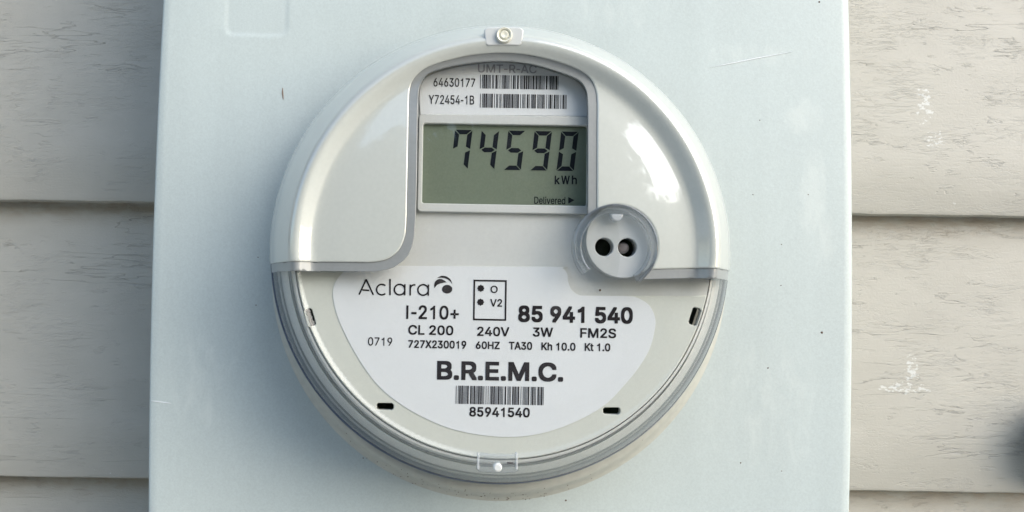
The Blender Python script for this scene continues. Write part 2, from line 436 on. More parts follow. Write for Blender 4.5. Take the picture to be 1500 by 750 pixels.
# ------------------------------------------------------------------ house wall of lap siding
WS = -.085                                  # lower front edge of each board
z1 = .5 * (P(120, 297, WS)[1] + P(1370, 314, WS)[1])
z2 = .5 * (P(120, 700, WS)[1] + P(1370, 722, WS)[1])
EXP = z1 - z2; TH = .0105
wall = empty('house_wall', (0, -WS, 0), 'warm grey house wall of wide embossed lap siding boards behind the meter box', 'wall')
XA, XB = -1.1, 1.3
for k in range(-11, 9):
    zb = z1 + (k) * EXP
    rb = random.Random(k)
    dz = rb.uniform(-.0006, .0006) if k not in (0, -1) else 0
    wt = WS - TH                            # where its top goes behind the next board
    zt = zb + EXP + .02
    slope = TH / EXP
    xs = np.arange(XA, XB + 1e-6, .004)
    verts = []; faces = []
    e = [rb.gauss(0, .00014) for _ in xs]
    e = np.convolve(e, np.ones(3) / 3, 'same')
    rows = []
    r = .0018
    for i, x in enumerate(xs):
        j = e[i] + dz
        rows.append([(zt, WS - slope * (zt - zb) - .0005), (zb + EXP - .012, WS - slope * (EXP - .012)), (zb + .03, WS - slope * .03), (zb + r + j, WS - slope * r), (zb + .3 * r + j, WS - .3 * r), (zb + j, WS - r), (zb + j + .0004, WS - TH - .004), (zb + .01, WS - TH - .006)])
    for i, x in enumerate(xs):
        for z, w in rows[i]: verts.append((x, -w, z))
    n = 8
    for i in range(len(xs) - 1):
        for q in range(n - 1):
            faces.append((i * n + q, i * n + q + 1, (i + 1) * n + q + 1, (i + 1) * n + q))
    o = obj('siding_board', verts, faces, M['siding'], None, smooth=True)
    o.data.set_sharp_from_angle(angle=R_(40))
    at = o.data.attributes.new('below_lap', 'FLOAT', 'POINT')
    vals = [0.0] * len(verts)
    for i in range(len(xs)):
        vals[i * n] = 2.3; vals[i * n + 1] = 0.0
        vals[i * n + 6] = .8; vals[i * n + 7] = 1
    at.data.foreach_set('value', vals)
    o.parent = wall; o.matrix_parent_inverse = Matrix.Translation(-wall.location)
bk = [(XA, -WS + .025, z1 - 11 * EXP), (XB, -WS + .025, z1 - 11 * EXP), (XB, -WS + .025, z1 + 9 * EXP), (XA, -WS + .025, z1 + 9 * EXP)]
bk2 = [(x, y + .02, z) for x, y, z in bk]
obj('sheathing', bk + bk2, [(0, 1, 2, 3), (7, 6, 5, 4), (0, 4, 5, 1), (1, 5, 6, 2), (2, 6, 7, 3), (3, 7, 4, 0)], M['backing'], wall)

# ------------------------------------------------------------------ meter box
zc = P(733, 375, 0)[1]
xl = P(222, 375, 0)[0]; xr = P(1250, 375, 0)[0]
bxc = (xl + xr) / 2
box = empty('meter_box', (bxc, .085, zc), 'large pale blue-grey steel box on the siding with the round meter plugged in', 'meter box')
ZL, ZH = zc - .25, zc + .21
# front cover: a pressed sheet, its sides very slightly bowed, with a pressed pocket top left
rx0, rx1 = P(331, 20, 0)[0], P(421, 20, 0)[0]; rz0 = P(375, 51, 0)[1]; rz1 = rz0 + .035
def sm(t): t = max(0, min(1, t)); return t * t * (3 - 2 * t)
def press(x, z):
    cx, cz_ = (rx0 + rx1) / 2, (rz0 + rz1) / 2; hx, hz = (rx1 - rx0) / 2, (rz1 - rz0) / 2; rr = .0035
    qx, qz = abs(x - cx) - hx + rr, abs(z - cz_) - hz + rr
    d = math.hypot(max(qx, 0), max(qz, 0)) + min(max(qx, qz), 0) - rr
    return -.00025 * sm(.5 - d / .0026)
def bow(z):
    t = min(1.25, abs(z - zc) / .105); return .0014 * t * t
us = list(np.linspace(0, 1, 24))
xsb = sorted(set([round(xl + .004 + u * (xr - xl - .008), 5) for u in us] + [round(v, 5) for v in np.concatenate([np.arange(rx0 - .002, rx0 + .005, .0005), np.arange(rx1 - .005, rx1 + .0021, .0005)])]))
zsb = sorted(set([round(v, 5) for v in np.linspace(ZL + .004, ZH - .004, 40)] + [round(v, 5) for v in np.concatenate([np.arange(rz0 - .002, rz0 + .005, .0005), np.arange(rz1 - .005, rz1 + .002, .0005)])]))
rad = .0018
edge = [(rad * (1 - math.cos(R_(a))), rad * (1 - math.sin(R_(a)))) for a in (0, 22, 45, 68, 90)]
rows = []
def row(z, back):
    b = bow(z); out = [(xl + b, -.028)]
    out += [(xl + b + dx, -dw) for dx, dw in edge[:-1]]
    out += [(x + b * (1 - 2 * (x - xl) / (xr - xl)), 0) for x in xsb]
    out += [(xr - b - dx, -dw) for dx, dw in reversed(edge[:-1])]
    out += [(xr - b, -.028)]
    return [(x, w - back if w > -.02 else w, z) for x, w in out]
verts = []
zrows = [(ZL, .028)] + [(ZL + d, dw) for d, dw in edge[:-1]] + [(z, 0) for z in zsb] + [(ZH - d, dw) for d, dw in reversed(edge[:-1])] + [(ZH, .028)]
for z, back in zrows:
    for x, w, zz in row(z, back):
        w = max(w, -.028)
        verts.append((x, -(w + (press(x, zz) if w > -.0001 else 0)), zz))
nc = len(verts) // len(zrows); faces = []
for i in range(len(zrows) - 1):
    for j in range(nc - 1):
        faces.append((i * nc + j, i * nc + j + 1, (i + 1) * nc + j + 1, (i + 1) * nc + j))
cov = obj('front_cover', verts, faces, M['box'], box, smooth=True)
cov.data.set_sharp_from_angle(angle=R_(50))
# body behind the cover
b0, b1 = xl + .004, xr - .004
bv = [(x, y, z) for y in (.0285, .094) for x, z in ((b0, ZL + .003), (b1, ZL + .003), (b1, ZH - .003), (b0, ZH - .003))]
obj('box_body', bv, [(0, 1, 2, 3), (7, 6, 5, 4), (0, 4, 5, 1), (1, 5, 6, 2), (2, 6, 7, 3), (3, 7, 4, 0)], M['box'], box)
# marks: dirt specks (little raised dots of grime)
def speck(px, py, r, m_, w=0.0, parent=box, name='dirt_speck'):
    x, z = P(px, py, w); vs = [(x, -w - .00035, z)]; n = 9
    rs = random.Random(px * 7 + py)
    for i in range(n):
        rr = r * rs.uniform(.75, 1.2); a = 2 * math.pi * i / n
        vs.append((x + rr * math.cos(a), -w + .0001, z + rr * math.sin(a)))
    obj(name, vs, [(0, 1 + i, 1 + (i + 1) % n) for i in range(n)], m_, parent, smooth=True)
M['grime'] = mat('grime', (.09, .05, .03), .8)
for px, py, r in ((1204, 487, .0007), (1113, 176, .0003), (1145, 358, .0003), (1184, 285, .0003), (1103, 285, .0003), (1144, 418, .0003), (1125, 539, .0004), (1085, 678, .0004), (829, 733, .0005), (532, 671, .0003), (375, 447, .0003), (378, 377, .0003), (1145, 690, .0003), (1200, 3, .0005)):
    speck(px, py, r, M['grime'])
# a little drip of rust and a long thin scratch
def streak(pts, wd, m_, name, parent=box, w=.00012):
    ps = [P(x, y, w) for x, y in pts]; ps = spline(ps, 5); vs = []; n = len(ps)
    for i, p in enumerate(ps):
        a = Vector(ps[max(0, i - 1)]); b = Vector(ps[min(n - 1, i + 1)]); t = (b - a).normalized()
        h = wd * math.sin(math.pi * (i + .3) / (n + .2)); nn = Vector((-t.y, t.x)) * h
        vs += [(p[0] + nn.x, -w, p[1] + nn.y), (p[0], -w - .00012, p[1]), (p[0] - nn.x, -w, p[1] - nn.y)]
    fs = []
    for i in range(n - 1):
        for q in (0, 1): fs.append((3 * i + q, 3 * i + q + 1, 3 * i + q + 4, 3 * i + q + 3))
    obj(name, vs, fs, m_, parent, smooth=True)
M['rust'] = mat('rust_drip', (.22, .16, .12), .7)
M['scratch'] = mat('pale_scratch', (.66, .70, .71), .3)
streak([(414, 128), (414, 136), (415, 146)], .0003, M['rust'], 'rust_drip')
streak([(1040, 99), (1075, 92), (1115, 84), (1160, 76)], .00025, M['scratch'], 'scratch')
streak([(221, 587), (236, 589), (251, 591)], .0003, M['scratch'], 'scratch')

# ------------------------------------------------------------------ the meter
MX, MZ = P(733, 370, .025)
met = empty('electric_meter', (MX, 0, MZ), 'round electric meter with grey hood, clear plastic cover, digital display and white label', 'electric meter')
mm = .001
# pressed ring of the box round the meter
RX, RZ = P(731, 397.5, 0)
lathe('pressed_ring', spline([(94.0 * mm, -.0006), (92.4 * mm, .0003), (91.0 * mm, .0016), (89.8 * mm, .0036), (88.6 * mm, .0052), (87 * mm, .0060), (84 * mm, .0062), (76 * mm, .0060)], 4), RX, RZ, M['dirty_box'], box)

# cover profile, in millimetres (radius, height)
prof = [(0, 58.6), (20, 58.3), (40, 57.4), (56, 56.0), (64, 55.0), (67, 54.7), (68.6, 54.9), (70.2, 55.9), (72.0, 57.2), (73.4, 57.9), (74.6, 57.7), (75.8, 56.3), (77.6, 52.6), (80.6, 46), (83.5, 39), (85.8, 32), (87.5, 26.5), (88.6, 22), (89.2, 17.5), (89.2, 12.5)]
pp = spline(prof, 12); pp = np.array(pp) * mm
seglen = np.hypot(*(np.diff(pp, axis=0).T)); S = np.concatenate([[0], np.cumsum(seglen)]); SM = S[-1]
def at_s(s): return np.interp(s, S, pp[:, 0]), np.interp(s, S, pp[:, 1])
imx = int(np.argmax(pp[:, 0])); mono = pp[:imx + 1, 0]
def s_of_R(r): return float(np.interp(r, mono, S[:imx + 1]))
def nrm(s):
    a = at_s(s - .0004); b = at_s(s + .0004); t = np.array([b[0] - a[0], b[1] - a[1]]); t /= np.hypot(*t)
    return -t[1] if False else (t[1] * -1, t[0])          # (radial, w) of the outward normal
def surf(px, py):
    """photo pixel to the unrolled 2-D plane of the cover"""
    w = .057
    for _ in range(4):
        x, z = P(px, py, w); r = math.hypot(x - MX, z - MZ); w = float(np.interp(s_of_R(r), S, pp[:, 1]))
    s = s_of_R(r); a = math.atan2(z - MZ, x - MX)
    return s * math.cos(a), s * math.sin(a)
def rim_line(px, py, n=26, off=0):
    """level cut across the rim, from the flat part outwards, at the height of one pixel"""
    w = .055; z = P(px, py, w)[1] - MZ + off; sgn = -1 if px < 700 else 1; out = []
    for s in np.linspace(s_of_R(.066), SM, n):
        r = at_s(s)[0]; a = math.asin(z / r)
        if sgn < 0: a = math.pi - a
        out.append((s * math.cos(a), s * math.sin(a)))
    return out
def arc_s(p, q, up, n=150):
    """arc of the outermost ring from p to q over the top or under the bottom"""
    a = math.atan2(p[1], p[0]); b = math.atan2(q[1], q[0])
    if up:
        while b > a: b -= 2 * math.pi
        if a < 0: pass
    else:
        while b < a: b += 2 * math.pi
    return [(SM * math.cos(a + (b - a) * i / n), SM * math.sin(a + (b - a) * i / n)) for i in range(1, n)]
def dens(pts, d=.0012):
    out = []
    for a, b in zip(pts[:-1], pts[1:]):
        n = max(1, int(math.dist(a, b) / d))
        out += [(a[0] + (b[0] - a[0]) * i / n, a[1] + (b[1] - a[1]) * i / n) for i in range(n)]
    out.append(pts[-1]); return out

# traced edges of the trim strip (photo pixels)
outL = [(470, 383.6), (520, 384), (545, 384), (566, 380), (583, 368), (592, 350), (595, 330), (596.5, 270), (598, 200), (599, 150), (601, 128), (609, 111), (628, 97), (667, 85), (700, 79), (740, 77), (780, 81), (820, 91), (848, 102), (863, 113), (871, 128), (874.5, 148), (874.5, 200), (874.5, 260), (874.5, 306)]
inL = [(470, 397), (520, 397.5), (550, 397.5), (575, 392), (594, 378), (604, 358), (608, 330), (610, 270), (611, 200), (612, 150), (614.5, 127), (624, 111), (640, 103), (667, 96), (701, 91), (740, 89.5), (780, 94), (820, 105.5), (846, 116), (857, 128), (861, 146), (861.5, 200), (861.5, 260), (861.5, 313)]
CP = (902, 361); RP = 62
def ang(p): return math.degrees(math.atan2(-(p[1] - CP[1]), p[0] - CP[0]))
def ring_px(a0, a1, r=RP, n=20): return [(CP[0] + r * math.cos(R_(a0 + (a1 - a0) * i / n)), CP[1] - r * math.sin(R_(a0 + (a1 - a0) * i / n))) for i in range(n + 1)]
a_o = ang((874.5, 306)); a_i = ang((861.5, 313)); a_r1 = ang((953, 393.5)); a_r2 = ang((940, 408))
hb = [surf(*p) for p in spline(outL, 6)]
cb = [surf(*p) for p in spline(inL, 6)]
ring_h = [surf(*p) for p in ring_px(a_o, a_r1, n=40)]                    # over the right side of the port
ring_c = [surf(*p) for p in ring_px(a_i, a_r2, n=44)]
upL, loL = rim_line(430, 383.3), rim_line(430, 397)
upR, loR = rim_line(1040, 393.4), rim_line(1040, 408)
hood_loop = clean(upL[::-1] + dens(hb) + ring_h[1:] + dens([ring_h[-1], upR[0]])[1:-1] + upR + arc_s(upR[-1], upL[-1], False))
trim_left = clean(upL[::-1] + dens(hb) + [surf(*p) for p in ring_px(a_o, a_i, n=6)][1:] + dens(cb)[::-1] + loL)
rr2 = [surf(*p) for p in ring_px(a_r1, a_r2, n=8)]
trim_right = clean(dens([rr2[0], upR[0]])[:-1] + upR + loR[::-1] + dens([loR[0], rr2[-1]])[1:] + rr2[::-1][1:-1])
SC = SM - .0125                             # the clear wall ends where its thick flange begins
cut = lambda l: [p for p in l if math.hypot(*p) <= SC]
loLc, loRc = cut(loL), cut(loR)
clear_loop = clean(loLc[::-1] + dens(cb) + ring_c[1:] + dens([ring_c[-1], loR[0]])[1:-1] + loRc + [(p[0] * SC / SM, p[1] * SC / SM) for p in arc_s(loRc[-1], loLc[-1], True)])

def grid_pts(loops, extra_edge=.0006):
    out = []
    ss = sorted(set(list(np.arange(.003, .066, .003)) + list(np.arange(.066, .0785, .0007)) + list(np.arange(.0785, SM, .0016))))
    for i, s in enumerate(ss):
        n = 40 if s < .02 else (100 if s < .066 else 220)
        for k in range(n):
            a = 2 * math.pi * (k + .5 * (i % 2)) / n; out.append((s * math.cos(a), s * math.sin(a)))
    out = np.array(out); out = out[inside(out, loops)]
    # keep clear of the edges
    ed = np.concatenate([np.array(l) for l in loops]); keep = []
    for p in out:
        if np.min((ed[:, 0] - p[0]) ** 2 + (ed[:, 1] - p[1]) ** 2) > extra_edge ** 2: keep.append(tuple(p))
    return keep
pp_clear = pp.copy(); _k = (pp[:, 0] < .0734) & (S < s_of_R(.074))
pp_clear[_k, 1] = np.interp(pp[_k, 0], [0, .04, .05, .058, .066, .072, .0734], [.0586, .0574, .0566, .0561, .0562, .0571, .0579])
def shell(name, loop, o_out, o_in, m_, round_=0.0, label=None, prof_=None):
    pq = pp if prof_ is None else prof_
    def at_s(s): return np.interp(s, S, pq[:, 0]), np.interp(s, S, pq[:, 1])
    def nrm(s):
        a = at_s(s - .0004); b = at_s(s + .0004); t = np.array([b[0] - a[0], b[1] - a[1]]); t /= np.hypot(*t)
        return -t[1], t[0]
    """a piece of the moulded cover: 2-D region bent onto the profile, with thickness and a softened edge"""
    ins = inset(loop, round_) if round_ else None
    extra = grid_pts([loop], .0006 + 2 * round_)
    if ins: extra = extra + clean(ins, 1e-4)
    v, f = tri([loop], extra)
    bset = {(round(p[0], 7), round(p[1], 7)) for p in loop}
    verts = []; vn = []; N = len(v)
    la = np.array(loop)
    for side, off in ((0, o_out), (1, o_in)):
        for p in v:
            s = math.hypot(*p); a = math.atan2(p[1], p[0]); r, w = at_s(s); nr, nw = nrm(max(s, .0005))
            if s < .0005: nr, nw = 0, 1
            nr, nw = abs(nr) if False else nr, nw
            if nw < 0 and s < .06: nr, nw = -nr, -nw
            q = off
            n3 = Vector((nr * math.cos(a), -nw, nr * math.sin(a)))
            if side == 0 and round_:
                dmin = float(np.min(np.hypot(la[:, 0] - p[0], la[:, 1] - p[1])))
                if dmin < round_ * .5:
                    q = off - round_ * .7
                    i = int(np.argmin(np.hypot(la[:, 0] - p[0], la[:, 1] - p[1])))
                    j = ins[i]; dv = Vector((p[0] - j[0], p[1] - j[1])).normalized()
                    n3 = (n3 + Vector((dv.x, 0, dv.y)) * 1.0).normalized()
            verts.append((MX + r * math.cos(a) + n3.x * 0 + nr * math.cos(a) * q, -(w + nw * q), MZ + r * math.sin(a) + nr * math.sin(a) * q))
            vn.append(n3 if side == 0 else -Vector((nr * math.cos(a), -nw, nr * math.sin(a))))
    faces = []; ln_ = []
    cnt = {}
    for t in f:
        t = [int(i) for i in t]; a, b, c = v[t]
        if (b[0] - a[0]) * (c[1] - a[1]) - (c[0] - a[0]) * (b[1] - a[1]) < 0: t = t[::-1]
        faces.append(t); ln_ += [vn[i] for i in t]
        for i in range(3): cnt[(t[i], t[(i + 1) % 3])] = 1
        u = [i + N for i in t[::-1]]; faces.append(u); ln_ += [vn[i] for i in u]
    for (i, j) in list(cnt):
        if (j, i) not in cnt:
            q = (j, i, i + N, j + N); faces.append(q)
            A, B, C_ = (Vector(verts[k]) for k in q[:3]); nn = (B - A).cross(C_ - A)
            if nn.length > 0: nn.normalize()
            ln_ += [nn] * 4
    return obj(name, verts, faces, m_, met, smooth=True, norms=ln_, label=label)
shell('cover_hood', hood_loop, .0007, -.0012, M['hood'], .0006)
shell('trim_strip', trim_left, 0, -.0014, M['trim'], .0002)
shell('trim_strip', trim_right, 0, -.0014, M['trim'], .0002)
shell('clear_cover', clear_loop, -.0002, -.0018, M['clear'], prof_=pp_clear)

# base of the meter inside the cover, with its steps
base_prof = [(75.65, 42), (75.65, 48.0), (76.5, 47.8), (76.9, 46), (77.5, 34), (78.2, 31.6), (79.8, 30.7), (79.9, 25), (80.9, 25), (81.0, 30.2), (84.0, 28.2), (84.1, 21), (85.1, 21), (85.1, 26.0), (86.2, 24.0), (86.4, 11)]
lathe('meter_base', [(a * mm, b * mm) for a, b in base_prof], MX, MZ, M['wall_in'], met)
# thick lower flange of the clear cover
r_end, w_end = at_s(SC)
M['gasket'] = mat('gasket_rubber', (.05, .045, .05), .5)  # near-black fill: groove shade as colour, also the tab's small dark mark
lathe('cover_lip', [(a * mm, b * mm) for a, b in ((r_end / mm - 1.8, w_end / mm), (r_end / mm, w_end / mm - .1), (87.2, 23.0), (88.0, 22.6), (88.0, 20), (86.9, 20), (86.6, 22))], MX, MZ, M['guide'], met, a0=183.6, a1=356.2, closed=True)
lathe('cover_flange', [(a * mm, b * mm) for a, b in ((86.8, 19.4), (87.8, 20.2), (88.9, 20.0), (89.5, 18.8), (89.5, 13), (88.8, 12), (87.0, 12))], MX, MZ, M['clear_edge'], met, a0=183.6, a1=356.2, closed=True)

lathe('gasket', [(83.9 * mm, .0255), (84.0 * mm, .0272), (85.0 * mm, .0268), (85.2 * mm, .0250)], MX, MZ, M['gasket'], met, a0=183, a1=357)
lathe('gasket', [(79.6 * mm, .0290), (79.7 * mm, .0309), (80.3 * mm, .0309), (80.5 * mm, .0290)], MX, MZ, M['gasket'], met, a0=183, a1=357)

# face plate and lower raised face
WF = .0480
def mcirc(r, n=160): return circle(MX, MZ, r, n)
slots_px = [(454.5, 465, 5.5, 13, 17), (1018, 463.5, 6.5, 13, -17), (564, 595.5, 12.5, 5, 0), (896, 602, 12.5, 5, 0)]
def slot_loop(px, py, hx, hy, rot, w):
    s = (D - w) / 1500; x, z = P(px, py, w); c = .0006
    base = [(-hx * s + c, -hy * s), (hx * s - c, -hy * s), (hx * s, -hy * s + c), (hx * s, hy * s - c), (hx * s - c, hy * s), (-hx * s + c, hy * s), (-hx * s, hy * s - c), (-hx * s, -hy * s + c)]
    ca, sa = math.cos(R_(rot)), math.sin(R_(rot))
    return [(x + a * ca - b * sa, z + a * sa + b * ca) for a, b in base]
WL = WF + .0010                            # lower face front
face = solid('face_plate', [mcirc(.0753)] + [slot_loop(*s, WL) for s in slots_px], WF - .003, WF, M['face2'], met)
lf_top = [(430, 389), (600, 389.5), (812, 390.5), (824, 393), (830.5, 401), (832.5, 414), (838, 425), (848, 431.5), (862, 433), (1040, 434)]
lft = [P(x, y, WL) for x, y in spline(lf_top, 5)]
aa0 = math.atan2(lft[-1][1] - MZ, lft[-1][0] - MX); aa1 = math.atan2(lft[0][1] - MZ, lft[0][0] - MX)
while aa1 > aa0: aa1 -= 2 * math.pi
RF = .0750
lf = [p for p in lft if math.hypot(p[0] - MX, p[1] - MZ) < RF] + [(MX + RF * math.cos(aa0 + (aa1 - aa0) * i / 110), MZ + RF * math.sin(aa0 + (aa1 - aa0) * i / 110)) for i in range(111)]
solid('lower_face', [clean(lf, 1e-4)] + [slot_loop(*s, WL) for s in slots_px], WF, WL, M['face'], met, bev=.0003)
solid('slot_backing', [mcirc(.0750, 90)], WF - .010, WF - .008, mat('inner_shadow_plastic', (.05, .06, .055), .6), met)

